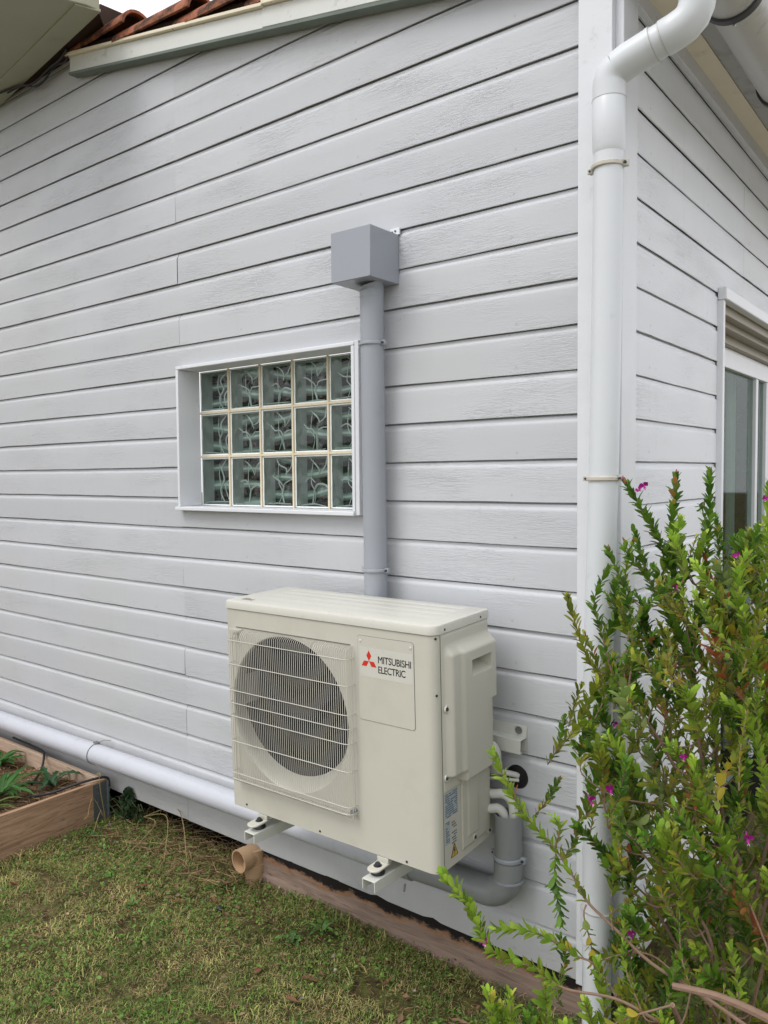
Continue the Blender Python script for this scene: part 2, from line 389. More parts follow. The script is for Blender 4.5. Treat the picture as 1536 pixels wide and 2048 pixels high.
mb.poly_prism([(-5.2, .02, G-1.47), (-1.85, .02, G-1.47), (-1.85, .02, rake_z(-1.85)), (-5.2, .02, rake_z(-2.62)+.1)], (0, .02, 0))
mb.box((-5.2, .021, G+1.75), (-2.54, .0385, G+2.27))
mb.poly_prism([(-.90, .02, G-1.47), (-.02, .02, G-1.47), (-.02, .02, rake_z(-.02)), (-.90, .02, rake_z(-.9))], (0, .02, 0))
mb.poly_prism([(-1.85, .02, WIN[3]), (-.90, .02, WIN[3]), (-.90, .02, rake_z(-.9)), (-1.85, .02, rake_z(-1.85))], (0, .02, 0))
mb.poly_prism([(-1.85, .02, G-1.47), (-.90, .02, G-1.47), (-.90, .02, WIN[2]), (-1.85, .02, WIN[2])], (0, .02, 0))
mb.box((-.04, .045, G-1.47), (-.02, .985, G+1.3)); mb.box((-.04, 3.405, G-1.47), (-.02, 6, G+1.3)); mb.box((-.04, .985, G+.62), (-.02, 3.405, G+1.3))
mb.build('wall_backing', M['dark'], house, smooth=False)
mb = MB(); mb.box((-5.2, .13, -.05), (-.12, .2, .16)); mb.box((-.12, .13, -.05), (-.06, 6, .16)); mb.box((-5.2, .045, .145), (-.06, .13, .16))
mb.build('foundation', M['dark'], house, smooth=False)
# corner posts
mb = MB(); mb.box((-.0955, -.022, G-1.497), (-.0005, .004, G+1.36)); mb.build('corner_trim', M['trim'], house, bevel=.003)
mb = MB(); mb.box((-.02, .0045, G-1.497), (.021, .1115, G+1.30)); mb.build('corner_trim', M['trim'], house, bevel=.003)
# rake board
def rake_piece(x0, x1, y0, y1, z0, z1, name, mat, bevel=.002):
    m = MB(); m.poly_prism([(x0, y0, rake_z(x0)+z0), (x1, y0, rake_z(x1)+z0), (x1, y0, rake_z(x1)+z1), (x0, y0, rake_z(x0)+z1)], (0, y1-y0, 0))
    return m.build(name, mat, house, bevel=bevel)
rake_piece(-2.53, -1.28, -.05, -.012, .006, .076, 'rake_board', M['rake'])
rake_piece(-1.281, .10, -.052, -.012, .010, .080, 'rake_board', M['rake'])
rake_piece(-2.532, .10, -.0545, -.011, -.004, .0065, 'rake_lip', M['rake_edge'], 0)
rake_piece(-2.55, -1.27, -.066, .0, .077, .090, 'rake_cap', M['soffit'])
rake_piece(-1.269, .12, -.070, .0, .081, .095, 'rake_cap', M['soffit'])
# roof deck and tiles
roofm = MB(); roofm.poly_prism([(-2.6, -.045, rake_z(-2.6)+.093), (.20, -.045, rake_z(.20)+.093), (.20, -.045, rake_z(.20)+.12), (-2.6, -.045, rake_z(-2.6)+.12)], (0, 6.0, 0))
roof = roofm.build('roof', M['tile_under'], house)
def tile_mesh():
    m = MB(); L = .52; n = 12
    vs = []; 
    for th in (0, .012):
        for i in range(9):
            t = i/8; r = (.078 - .018*t) - th
            for j in range(n+1):
                a = math.pi*j/n; vs.append((-L/2+L*t, r*math.cos(a)*-1, r*.95*math.sin(a)))
    N = 9*(n+1); fs = []
    for i in range(8):
        for j in range(n):
            a = i*(n+1)+j; fs += [(a, a+1, a+n+2, a+n+1), (N+a, N+a+n+1, N+a+n+2, N+a+1)]
    for i in (0, 8):
        for j in range(n): a = i*(n+1)+j; fs.append((a, a+1, N+a+1, N+a))
    for i in range(8):
        for j in (0, n): a = i*(n+1)+j; fs.append((a, a+n+1, N+a+n+1, N+a))
    m.add(vs, fs); return m
t0 = None; rt = random.Random(2)
for row in range(12):
    for i in range(7):
        x = -2.33 + i*.405 + rt.uniform(-.012, .012); y = -.005 + row*.2
        if t0 is None: t0 = tile_mesh().build('roof_tile', M['tile'], roof); o = t0
        else: o = t0.copy(); COL.objects.link(o); o.parent = roof
        # the wide mouth faces down the slope, riding over the next tile
        o.location = (x, y, rake_z(x)+.108); o.rotation_euler = (rt.uniform(-.05, .05), math.atan(-RS) + R(6.5) + rt.uniform(-.02, .02), math.pi + rt.uniform(-.05, .05))
        o.rotation_euler[1] = -(math.atan(-RS) - R(6.0)) + rt.uniform(-.015, .015)
mb = MB(); mb.poly_prism([(-2.62, .03, rake_z(-2.62)+.06), (-2.05, .03, rake_z(-2.05)+.09), (-2.16, .03, G+1.935), (-2.40, .03, G+2.08), (-2.75, .03, G+2.1), (-2.9, .03, G+1.9)], (0, .6, 0))
mb.build('valley_flashing', M['tile_under'], house)
# eave of the side wall: frieze, soffit, fascia
mb = MB(); mb.box((.0, .1, G+1.245), (.018, 6, G+1.32)); mb.build('frieze_board', M['siding_side_lifted'], house, bevel=.002)
mb = MB(); mb.box((-.02, -.04, G+1.296), (.078, 6, G+1.322)); mb.build('soffit', M['soffit'], house)
mb = MB(); mb.poly_prism([(.0785, -.05, G+1.300), (.0785, -.05, G+1.318), (.20, -.05, G+1.295), (.20, -.05, G+1.225), (.187, -.05, G+1.225), (.187, -.05, G+1.277)], (0, 6, 0)); mb.build('fascia', M['gutter'], house, bevel=.002)
# gutter
GX, GZ, GR = .265, G+1.185, .072
gut = MB(); gut.v = []
n = 20; ys = [-.13, 6.0]; vs = []
for r_ in (GR, GR-.004):
    for y in ys:
        for j in range(n+1):
            a = math.pi + math.pi*j/n; vs.append((GX + r_*math.cos(a), y, GZ + .0*y + r_*math.sin(a)))
k = n+1
gut.add(vs, [(j, j+1, k+j+1, k+j) for j in range(n)] + [(2*k+j, 3*k+j, 3*k+j+1, 2*k+j+1) for j in range(n)] + [(0, k, 3*k, 2*k), (n, 2*k+n, 3*k+n, k+n)])
gut.tube([(GX+GR+.003, -.13, GZ), (GX+GR+.003, 6, GZ)], .008, 10)
gut.poly_prism([(GX + GR*math.cos(math.pi+math.pi*j/12), -.134, GZ + GR*math.sin(math.pi+math.pi*j/12)) for j in range(13)], (0, .004, 0))
gutter = gut.build('gutter', M['gutter'], house)
def union(y):
    m = MB(); w = .022
    for yy, rr_ in ((y, GR+.008),):
        pts = [(rr_, 0), (rr_, w), (GR+.0005, w), (GR+.0005, 0)]
        vs = []
        for (r2, dy) in pts:
            for j in range(n+1): a = math.pi*.97 + math.pi*1.06*j/n; vs.append((GX + r2*math.cos(a), yy+dy, GZ + r2*math.sin(a)))
        m.add(vs, [(i*k+j, i*k+j+1, ((i+1) % 4)*k+j+1, ((i+1) % 4)*k+j) for i in range(4) for j in range(n)])
    m.cur = 1; m.box((GX+GR-.002, y-.003, GZ-.012), (GX+GR+.016, y+w+.003, GZ+.016)); m.tube([(GX, y+w, GZ-GR-.009), (GX, y+w+.008, GZ-GR-.009)], .004, 8)
    return m.build('gutter_joint', [M['rubber'], M['gutter']], gutter)
for y in (.10, .70, 2.1): union(y)

# glass block window
win = MB(); D0 = .088                                   # depth of the glass behind the wall face
x0, x1, z0, z1 = WIN; f = -.026
fr = 0.012
def reveal(m, a, b): m.box(a, b)
win.box((x0-.004, f, z0+.0015), (x0+.010, D0, z1-.0125))          # left lining
win.box((x0-.004, f, z1-.012), (x1+.012, D0, z1+.002))            # head lining
win.box((x0-.012, f-.010, z0-.014), (x1+.012, D0, z0+.001))       # sill
win.box((x1-.002, f, z0+.0015), (x1+.0118, D0, z1-.0125))         # right lining
wf = win.build('window', M['winframe'], house, bevel=.0025)
mb = MB(); mb.box((x1+.0125, -.024, z0-.012), (x1+.030, .0, z1+.004)); mb.build('side_strip', M['trim'], wf, bevel=.002)
mb = MB(); gx0, gx1 = x0+.0105, x1-.0025; gz0, gz1 = z0+.0015, z1-.0125
cols = [gx0, -1.652, -1.468, -1.291, -1.110, gx1]; rows_ = [gz0, G+.041, G+.223, gz1]
mo = .0085
for c in cols[1:-1]: mb.box((c-mo/2, D0-.006, gz0), (c+mo/2, D0+.10, gz1))
for i, zz in enumerate(rows_[1:-1]):
    for c0, c1 in zip(cols[:-1], cols[1:]): mb.box((c0+(mo/2 if c0 != gx0 else 0)+.0001, D0-.005, zz-mo/2), (c1-(mo/2 if c1 != gx1 else 0)-.0001, D0+.10, zz+mo/2))
mb.build('mortar_grid', M['mortar'], wf, bevel=.001)
FIRST = (0, 26, 52)
def block(cx, cz, w, h, seed):
    rr = random.Random(seed); first = seed in FIRST; j = lambda: rr.uniform(-.08, .08)
    m = MB(); e = .006; x0, x1, z0, z1 = -w/2+.0004, w/2-.0004, -h/2+.0004, h/2-.0004; dp = .064
    # open glass cup: thick green walls with rounded inner lip
    for (a, b) in (((x0, 0, z0), (x0+e, dp, z1)), ((x1-e, 0, z0), (x1, dp, z1)), ((x0+e, 0, z1-e), (x1-e, dp, z1)), ((x0+e, 0, z0), (x1-e, dp, z0+e))): m.box(a, b)
    o = m.build('glass_block', M['glass_side'], wf, bevel=.002); o.location = (cx, D0, cz)
    # moulded waves on the back shell
    r2 = MB(); W, H = x1-x0-2*e, z1-z0-2*e
    def S(pts, rad, yd=.030):
        q = smooth_path3([(min(.985, max(.015, a+j()*.5)), min(.99, max(.01, b+j()*.4))) for a, b in pts]); n_ = len(q)
        r2.tube([Vector((x0+e+W*a, yd+.006*math.sin(5*a+3*b), z0+e+H*b)) for a, b in q], [rad*(.55+.45*math.sin(math.pi*(i_+.5)/n_)) for i_ in range(n_)], 8)
    def smooth_path3(pts): return [(p.x, p.y) for p in smooth_path([(a, b, 0) for a, b in pts], 6)]
    if first:
        S([(.62, .02), (.50, .3), (.66, .55), (.55, .8), (.7, .98)], .0034); S([(.80, .1), (.72, .4), (.88, .62), (.80, .95)], .0026); S([(.30, .05), (.38, .35), (.28, .6), (.36, .95)], .0022, .05)
    else:
        v = rr.random()
        if v < .62:
            S([(.52, .03), (.50, .22), (.53, .40)], .0040); S([(.53, .40), (.66, .50), (.80, .52), (.97, .55)], .0028); S([(.52, .40), (.40, .50), (.22, .56), (.06, .66)], .0032)
        else:
            S([(.36, .03), (.44, .28), (.60, .42), (.80, .40), (.92, .26), (.97, .04)], .0040); S([(.10, .50), (.28, .56), (.44, .46)], .0026)
        S([(.62, .62), (.60, .76), (.46, .88), (.34, .98)], .0030); S([(.62, .66), (.74, .80), (.80, .97)], .0026)
        S([(.20, .04), (.27, .3), (.19, .52), (.28, .95)], .0022, .052)
    S([(.05, .035), (.5, .028), (.95, .035)], .0028, .012)
    r2.cur = 1
    r2.box((x0+e, dp-.002, z0+e), (x1-e, dp, z1-e))
    rbo = r2.build('moulded_wave', [M['glass_rib'], M['block_back']], o)
    p = MB(); nn = 10
    vs = [(x0+.003+(x1-x0-.006)*i/nn, .0012*math.sin(i*1.3+seed)*math.cos(jz*1.1+seed) + (.003 if i in (0, nn) or jz in (0, nn) else 0), z0+.003+(z1-z0-.006)*jz/nn) for jz in range(nn+1) for i in range(nn+1)]
    p.add(vs, [(jz*(nn+1)+i, jz*(nn+1)+i+1, (jz+1)*(nn+1)+i+1, (jz+1)*(nn+1)+i) for jz in range(nn) for i in range(nn)])
    p.build('face_pane', M['block_pane'], o, recalc=False)
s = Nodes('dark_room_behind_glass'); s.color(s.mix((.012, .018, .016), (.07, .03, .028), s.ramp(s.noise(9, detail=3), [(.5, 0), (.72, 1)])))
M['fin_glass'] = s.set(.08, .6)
s = Nodes('painted_block_refraction')
wv = s.n('ShaderNodeTexWave', wave_type='RINGS'); wv.inputs['Scale'].default_value = 1.5; wv.inputs['Distortion'].default_value = 5; wv.inputs['Detail'].default_value = 1.2; wv.inputs['Detail Scale'].default_value = .8
oi = s.n('ShaderNodeObjectInfo'); va = s.n('ShaderNodeVectorMath', operation='ADD'); s.l(s.mapping((2.0, 1, 3.0)), va.inputs[0]); vs_ = s.n('ShaderNodeCombineXYZ'); s.l(s.math('MULTIPLY', oi.outputs['Random'], 9), vs_.inputs[0]); s.l(s.math('MULTIPLY', oi.outputs['Random'], 5), vs_.inputs[2]); s.l(vs_.outputs[0], va.inputs[1]); s.l(va.outputs[0], wv.inputs[0])
c_ = s.mix((.018, .024, .022), (.10, .035, .028), s.ramp(s.noise(16, detail=2, src=va.outputs[0]), [(.52, 0), (.66, 1)]))
c_ = s.mix(c_, (.32, .44, .39), s.ramp(wv.outputs['Fac'], [(.45, 0), (.8, .9)])); c_ = s.mix(c_, (.75, .84, .80), s.ramp(wv.outputs['Fac'], [(.93, 0), (.98, 1)]))  # pale bands paint refraction and glints into the back of each block
s.color(c_); s.bump(wv.outputs['Fac'], .004, 1); M['block_back'] = s.set(.07, .7)
idx = 0
for r_i in range(3):
    for c_i in range(5):
        a = cols[c_i]+(mo/2 if c_i else 0); b = cols[c_i+1]-(mo/2 if c_i < 4 else 0)
        lo = rows_[r_i]+(mo/2 if r_i else 0); hi = rows_[r_i+1]-(mo/2 if r_i < 2 else 0)
        block((a+b)/2, (lo+hi)/2, b-a, hi-lo, idx*5+r_i); idx += 1

# sliding door in the side wall
DY0, DY1 = .995, 3.395; DT = G+.59
mb = MB(); mb.box((-.15, DY0+.001, DT), (.0, DY1, DT+.012)); mb.box((-.04, DY0+.001, DT-.035), (-.005, DY1, DT)); mb.box((-.085, DY0+.001, DT-.06), (-.0405, DY1, DT-.0005)); mb.box((-.135, DY0+.001, DT-.095), (-.0855, DY1, DT-.001))
door = mb.build('sliding_door', M['alu_beige'], house, bevel=.003)
mb = MB(); mb.box((.0, DY0-.012, DT-.002), (.032, DY1+.02, DT+.043)); mb.build('shutter_casing', M['alu'], door, bevel=.004)
mb = MB(); mb.box((-.002, DY0-.010, .1), (.022, DY0+.012, DT-.003)); mb.build('shutter_guide', M['alu'], door, bevel=.003)
mb = MB(); mb.box((-.15, DY0-.003, .1), (-.003, DY0+.0005, DT)); mb.build('jamb_lining', M['alu_beige'], door)
mb = MB(); zt = DT-.096
mb.box((-.15, DY0+.001, zt-.085), (-.11, DY1, zt))
for ya, yb in ((DY0+.001, DY0+.06), (2.085, 2.125), (2.30, 2.36), (3.33, DY1)): mb.box((-.149, ya, .15), (-.112, yb, zt-.0855))
mb.box((-.15, DY0+.001, .06), (-.11, DY1, .149))
mb.build('door_frame', M['alu'], door, bevel=.003)
mb = MB(); mb.box((-.133, DY0+.061, .15), (-.128, 2.084, zt-.086)); mb.box((-.133, 2.126, .15), (-.128, 2.299, zt-.086)); mb.box((-.133, 2.361, .15), (-.128, 3.329, zt-.086)); mb.build('glass_pane', M['pane'], door)
mb = MB()
def wavy(y0, y1, x, amp):
    N = 40; vs = []
    for i in range(N+1):
        y = y0+(y1-y0)*i/N; xx = x + amp*math.sin(i*1.1)
        vs += [(xx, y, .15), (xx, y, zt-.03)]
    mb.add(vs, [(2*i, 2*i+2, 2*i+3, 2*i+1) for i in range(N)])
wavy(1.45, 1.98, -.24, .008); wavy(2.13, 2.28, -.26, .01)
mb.build('curtain', M['curtain'], door)
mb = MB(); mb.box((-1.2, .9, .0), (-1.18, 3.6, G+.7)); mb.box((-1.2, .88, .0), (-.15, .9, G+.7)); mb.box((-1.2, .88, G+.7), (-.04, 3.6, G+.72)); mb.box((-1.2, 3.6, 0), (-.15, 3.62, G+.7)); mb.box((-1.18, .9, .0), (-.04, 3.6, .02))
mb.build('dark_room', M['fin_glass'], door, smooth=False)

# ------------------------------------------------------------------ neighbour's eave (upper left)
nb = empty('neighbouring_house', (-4.6, -2.2, 0), 'olive eave of the neighbouring house overhanging at upper left', 'house')
def W(o, *p): return tuple(Vector(p) - o.location)
NZ = G+1.872
e0 = Vector((-5.4, .27)); e1 = Vector((-2.136, -.145)); dd = (e1-e0).normalized(); nn_ = Vector((dd.y, -dd.x))
def P2(a, b, z): q = e1 - dd*a + nn_*b; return (q.x+4.6, q.y+2.2, z)
mb = MB(); mb.poly_prism([P2(0, .001, NZ+.006), P2(3.2, .001, NZ+.006), P2(3.2, .46, NZ+.006), P2(.13, .46, NZ+.006), P2(0, .06, NZ+.006)], (0, 0, .16)); mb.build('eave_soffit', M['olive'], nb, bevel=.003)
mb = MB(); mb.poly_prism([P2(-.004, -.002, NZ), P2(3.2, -.002, NZ), P2(3.2, .095, NZ), P2(.02, .095, NZ)], (0, 0, .012)); mb.build('edge_board', M['olive'], nb, bevel=.002)
mb = MB(); mb.poly_prism([P2(.02, -.001, NZ+.014), P2(1.16, -.001, NZ+.014), W(nb, -3.3, -.002, NZ+.014), W(nb, -2.30, -.002, NZ+.014)], (0, 0, .012)); mb.build('gap_shade_board', M['tile_under'], nb)  # dark panel added to close the gap and shade the wall top
mb = MB(); mb.box((-2.9, -1.6, 0), (-1.6, 2.1, NZ)); mb.build('side_wall', M['neigh'], nb)
mb = MB(); c = Vector(P2(.28, .36, NZ)); mb.tube([c+Vector((0, 0, .006)), c+Vector((0, 0, -.012))], .002, 8); mb.tube(arc(c+Vector((0, 0, -.022)), (1, 0, 0), (0, 0, 1), .010, 90, 400, 14), .0018, 8); mb.build('ceiling_hook', M['steel'], nb)
cab = MB(); cp = smooth_path([(-3.30, -.10, NZ-.012), (-3.02, -.06, NZ-.008), (-2.86, -.045, NZ-.028), (-2.70, -.05, NZ-.010), (-2.58, -.065, NZ-.014), (-2.50, -.08, NZ-.002)], 8)
cab.tube(cp, .0045, 8); cab.tube([p+Vector((.01, .012, -.006+.01*math.sin(i*.4))) for i, p in enumerate(cp[6:-4])], .004, 8)
tag(cab.build('loose_cable', M['hose']), 'thin black cable sagging along the edge of the olive eave', 'cable')

# ------------------------------------------------------------------ downpipe at the corner
dp = empty('downpipe', (-.014, -.066, 0), 'pale plastic downpipe in front of the white corner post', 'downpipe')
def L(o, pts): return [Vector(p) - o.location for p in pts]
YP = -.066
mb = MB(); mb.tube(L(dp, [(-.014, YP, -.02), (-.014, YP, G-1.0), (-.012, YP, G-.5), (.001, YP, G+.02), (.008, YP, G+.54), (.0105, YP, G+.80)]), .0385, 32); mb.build('pipe', M['pipe_white'], dp)
mb = MB(); ax = (0, 0, 1)
mb.ring(L(dp, [(.0105, YP, G+.785)])[0], ax, [(0, .0385), (.012, .0425), (.135, .0435), (.137, .0425)], 36)
mb.tube(L(dp, [(.0105, YP, G+.91)] + arc((.052, YP, G+.957), (-1, 0, 0), (0, 0, 1), .041, 0, 62, 10)), .0425, 32)
mb.build('elbow', M['pipe_white'], dp)
e_ = Vector((.0333, YP, G+.9935)); dr = Vector((.157, 0, .044)).normalized(); e_ = Vector((.036, YP, G+.995))
q1 = Vector((.07, YP, G+1.008)); q2 = Vector((.19, YP, G+1.040))
dr = (q2-q1).normalized()
mb = MB(); mb.tube(L(dp, [e_-dr*.004, q1-dr*.01, q1+dr*.055]), [.0425, .0432, .0432], 32); mb.tube(L(dp, [q1+dr*.05, q1+dr*.058]), .0445, 32); mb.tube(L(dp, [q1+dr*.058, q1+dr*.062]), .0415, 32); mb.build('sleeve', M['pipe_white'], dp)
mb = MB(); mb.tube(L(dp, [q1+dr*.02, q2]), .0405, 32); mb.build('offset_pipe', M['pipe_white'], dp)
mb = MB()
mb.tube(L(dp, [q2-dr*.045, q2-dr*.040, q2-dr*.012] + [q2+Vector((.012, 0, .006)), q2+Vector((.028, 0, .020)), q2+Vector((.037, 0, .040)), q2+Vector((.040, 0, .06)), q2+Vector((.040, 0, .085))]), [.0405, .0432, .0432, .0432, .0432, .0432, .0432, .0432], 32)
mb.tube(L(dp, [q2+Vector((.040, 0, .082)), q2+Vector((.040, 0, .15))]), .0405, 32)
mb.ring(L(dp, [q2+Vector((.040, 0, .080))])[0], ax, [(0, .0432), (.001, .0448), (.007, .0448), (.008, .04)], 36)
mb.build('elbow', M['pipe_white'], dp)
mb = MB(); mb.ring(L(dp, [(-.014, YP, G-1.32)])[0], ax, [(0, .0386), (.001, .043), (.088, .0432), (.09, .0386)], 36); mb.build('sleeve', M['pipe_white'], dp)
for c_, a_, pr in (((.0105, YP, G+.9195), ax, [(0, .0433), (0, .0441), (.0014, .0441), (.0014, .0424)]), (q1+dr*.0575, dr, [(0, .0440), (0, .0449), (.0016, .0449), (.0018, .0410)]),
                  (q2-dr*.040, dr, [(-.0012, .0400), (-.0012, .0437), (.0, .0437), (0, .043)]), ((-.014, YP, G-1.2302), ax, [(0, .0430), (0, .0437), (.0016, .0437), (.0016, .038)])):
    mb = MB(); mb.ring(L(dp, [c_])[0], a_, pr, 36); mb.build('joint_seal', M['gutter'], dp)
def clampx(parent, x, y, z, r, mat, name='clamp', w=.013, ear=.017, side=1, tilt=0):
    m = MB(); n = 28; pts = []
    for j in range(n+1):
        a = math.pi + math.pi*j/n; pts.append((math.cos(a), math.sin(a)))
    vs = []
    for rr_, zz in ((r+.0008, -w/2), (r+.0055, -w/2+.002), (r+.0055, w/2-.002), (r+.0008, w/2)):
        for c_, s_ in pts: vs.append((c_*rr_, s_*rr_, zz))
    k = n+1; m.add(vs, [(i*k+j, i*k+j+1, ((i+1) % 4)*k+j+1, ((i+1) % 4)*k+j) for i in range(4) for j in range(n)])
    m.box((-r-ear, -.004, -w/2), (-r-.0006, .004, w/2)); m.box((r+.0006, -.005, -w/2-.001), (r+ear*.9, .005, w/2+.003))
    m.box((-r-ear*.8, .004, -w/2), (r+ear*.8, .012, w/2))
    m.cur = 1; m.tube([(r+ear*.55, -.011, .001), (r+ear*.55, .0, .001)], .0036, 8); m.tube([(-r-ear*.6, -.007, 0), (-r-ear*.6, -.003, 0)], .003, 8)
    o = m.build(name, [mat, M['bolt']], parent, bevel=.001); o.location = Vector((x, y, z)) - parent.location; return o
clampx(dp, .0085, YP, G+.752, .0385, M['clamp']); clampx(dp, -.001, YP, G-.055, .0385, M['clamp'])
# ------------------------------------------------------------------ vertical conduit with its box
cd = empty('conduit', (-.788, -.055, G-.7), 'grey plastic pipe rising from behind the heat pump to a square grey box', 'pipe')
mb = MB(); mb.tube(L(cd, [(-.782, -.055, G-1.2), (-.784, -.055, G-.42), (-.790, -.055, G+.50), (-.790, -.055, G+.535)]), .0385, 36); mb.build('pipe', M['pvc'], cd)
mb = MB(); bx0, bx1, by, bz0, bz1 = -.880, -.719, -.150, G+.575, G+.733
for (a, b) in (((bx0, by, bz0), (bx1, by+.003, bz1)), ((bx0, by+.0032, bz0), (bx0+.003, -.001, bz1)), ((bx1-.003, by+.0032, bz0), (bx1, -.001, bz1)), ((bx0+.0032, by+.0032, bz0), (bx1-.0032, -.001, bz0+.003)), ((bx0+.0032, by+.0032, bz1-.003), (bx1-.0032, -.001, bz1))):
    mb.box(W(cd, *a), W(cd, *b))
mb.build('junction_box', M['box_grey'], cd, bevel=.0015)
mb = MB(); mb.tube(L(cd, [(-.790, -.055, G+.532), (-.790, -.055, G+.558), (-.793, -.060, G+.5745)]), [.0395, .0395, .052], 36); mb.build('socket', M['box_grey'], cd)
mb = MB(); mb.box(W(cd, bx1-.03, -.006, bz1+.0005), W(cd, bx1+.006, -.0005, bz1+.022)); mb.cur = 1; mb.tube(L(cd, [(bx1-.01, -.009, bz1+.012), (bx1-.01, -.005, bz1+.012)]), .003, 8); mb.tube(L(cd, [(bx1-.022, -.009, bz1+.010), (bx1-.022, -.005, bz1+.010)]), .003, 8)
mb.build('fixing_tab', [M['winframe'], M['black']], cd)
clampx(cd, -.7895, -.055, G+.384, .0385, M['pvc'], w=.012); clampx(cd, -.784, -.055, G-.352, .0385, M['pvc'], w=.012)
# ------------------------------------------------------------------ long pale pipe along the foot of the wall
lp = empty('drain_pipe', (-2.4, -.06, G-1.32), 'long lilac white pipe running along the foot of the wall', 'pipe')
mb = MB(); mb.tube(L(lp, [(-5.1, -.06, G-1.350), (-2.455, -.06, G-1.322)]), .0445, 40); mb.ring(L(lp, [(-2.50, -.06, G-1.3225)])[0], (1, 0, .0105), [(0, .0445), (.002, .0472), (.05, .0475), (.052, .0445)], 40); mb.tube(L(lp, [(-2.46, -.06, G-1.322), (-.74, -.06, G-1.305)]), .0445, 40); mb.build('pipe', M['pipe_lilac'], lp)
mb = MB(); mb.ring(L(lp, [(-2.452, -.06, G-1.3218)])[0], (1, 0, .01), [(0, .046), (.0005, .0482), (.003, .0482), (.0035, .046)], 40)
mb.tube(L(lp, [(-2.455, -.05, G-1.275), (-2.43, -.03, G-1.262), (-2.40, -.012, G-1.262)]), .0022, 8)
mb.box(W(lp, -2.47, -.062, G-1.280), W(lp, -2.445, -.04, G-1.270)); mb.tube(L(lp, [(-2.44, -.04, G-1.384), (-2.44, -.02, G-1.384)]), .006, 10)
mb.build('pipe_clip', M['steel'], lp)
# ------------------------------------------------------------------ grey elbow with open top, right of the unit
gp = empty('elbow_pipe', (-.33, -.062, G-1.3), 'mid grey drain elbow turning up to an open end beside the heat pump', 'pipe')
y_ = -.062; zc = G-1.292
mb = MB(); mb.tube(L(gp, [(-.735, y_, G-1.302), (-.37, y_, zc)]), .041, 36); mb.build('pipe', M['pvc_dark'], gp)
mb = MB(); mb.tube(L(gp, [(-.385, y_, zc)] + arc((-.368, y_, zc+.079), (0, 0, -1), (1, 0, 0), .079, 0, 90, 14) + [(-.289, y_, zc+.09)]), .0425, 36); mb.build('elbow', M['pvc_dark'], gp)
mb = MB(); c = L(gp, [(-.289, y_, zc+.085)])[0]
mb.ring(c, ax, [(0, .040), (0, .0432), (.030, .0432), (.031, .0405), (.17, .0402), (.17, .037), (.10, .037), (.0, .037)], 40); mb.build('riser', M['pvc_dark'], gp)
mb = MB(); mb.ring(c, ax, [(-.028, .0420), (-.028, .0462), (-.023, .0462), (-.0225, .0420)], 40); mb.build('collar', M['pvc'], gp)
clampx(gp, -.289, y_, G-1.166, .0402, M['pvc'], w=.013)
mb = MB(); mb.ring(L(gp, [(-.70, y_, G-1.301)])[0], (1, 0, .027), [(0, .041), (.001, .0462), (.07, .0462), (.071, .041)], 36)
mb.tube(L(gp, [(-.645, -.095, G-1.35), (-.645, -.10, G-1.372)]), .004, 8); mb.build('coupling', M['pvc_dark'], gp)
# ------------------------------------------------------------------ insulated refrigerant lines
for k_, pp in enumerate(([(-.40, -.10, G-.985), (-.337, -.075, G-.985), (-.304, -.064, G-.982), (-.279, -.060, G-1.0), (-.272, -.060, G-1.045), (-.276, -.058, G-1.12)],
                         [(-.40, -.115, G-1.020), (-.338, -.092, G-1.024), (-.314, -.080, G-1.022), (-.299, -.074, G-1.036), (-.294, -.072, G-1.065), (-.296, -.070, G-1.12)])):
    mb = MB(); path = smooth_path(pp, 7)
    mb.tube(path, .0135, 20)
    tag(mb.build('insulated_line', M['insul']), ['thicker white insulated line curving over its twin into the open grey pipe', 'lower white insulated line dropping into the open grey pipe'][k_], 'pipe', 'insulated lines of the heat pump')
mb = MB(); mb.tube(smooth_path([(-.42, -.10, G-.85), (-.345, -.095, G-.835), (-.325, -.085, G-.85), (-.328, -.07, G-.885), (-.335, -.05, G-.91)], 6), .019, 20)
tag(mb.build('insulated_line', M['insul']), 'short white insulated elbow just below the end of the wall rail', 'pipe', 'insulated lines of the heat pump')
wh = empty('wall_sleeve', (-.292, 0, G-.947), 'black oval hole through the siding where white tubing passes', 'wall opening')
mb = MB(); mb.ring((0, -.0035, 0), (0, 1, 0), [(0, .0), (0, .034), (.003, .036)], 30); o = mb.build('hole', M['black'], wh)
mb = MB(); mb.tube(smooth_path([(-.10, -.055, .022), (-.05, -.045, .020), (-.012, -.018, .012), (.004, -.002, .004)], 6), .0085, 14); mb.tube(smooth_path([(-.10, -.06, -.004), (-.04, -.035, -.004), (.008, -.006, -.008)], 6), .005, 10); mb.build('tubing', M['insul'], wh)

# ------------------------------------------------------------------ wall bracket
br = empty('wall_bracket', (-.76, 0, G-.82), 'cream steel wall bracket carrying the heat pump on two arms', 'bracket')
def chan(m, a, b, h, w, d, t=.0028):   # C channel along x, open downward/front lip
    m.box(W(br, a, -d, h), W(br, b, -d+t, h+w)); m.box(W(br, a, -d+t+.0001, h+w-t), W(br, b, -.001, h+w)); m.box(W(br, a, -d+t+.0001, h), W(br, b, -d+t+.010, h+t))
mb = MB()
mb.box(W(br, -1.15, -.004, G-.862), W(br, -.260, -.001, G-.788)); mb.box(W(br, -1.15, -.040, G-.823), W(br, -.260, -.0042, G-.820)); mb.box(W(br, -1.15, -.043, G-.862), W(br, -.260, -.0402, G-.820)); mb.box(W(br, -1.15, -.040, G-.862), W(br, -.260, -.030, G-.859))
mb.build('rail', M['bracket'], br, bevel=.0008)
mb = MB(); mb.ring(W(br, -.285, -.0055, G-.803), (0, -1, 0), [(0, .0), (0, .0115), (.0018, .0115), (.0018, .006), (.005, .0055), (.005, 0)], 20); mb.build('rail_bolt', M['steel'], br)
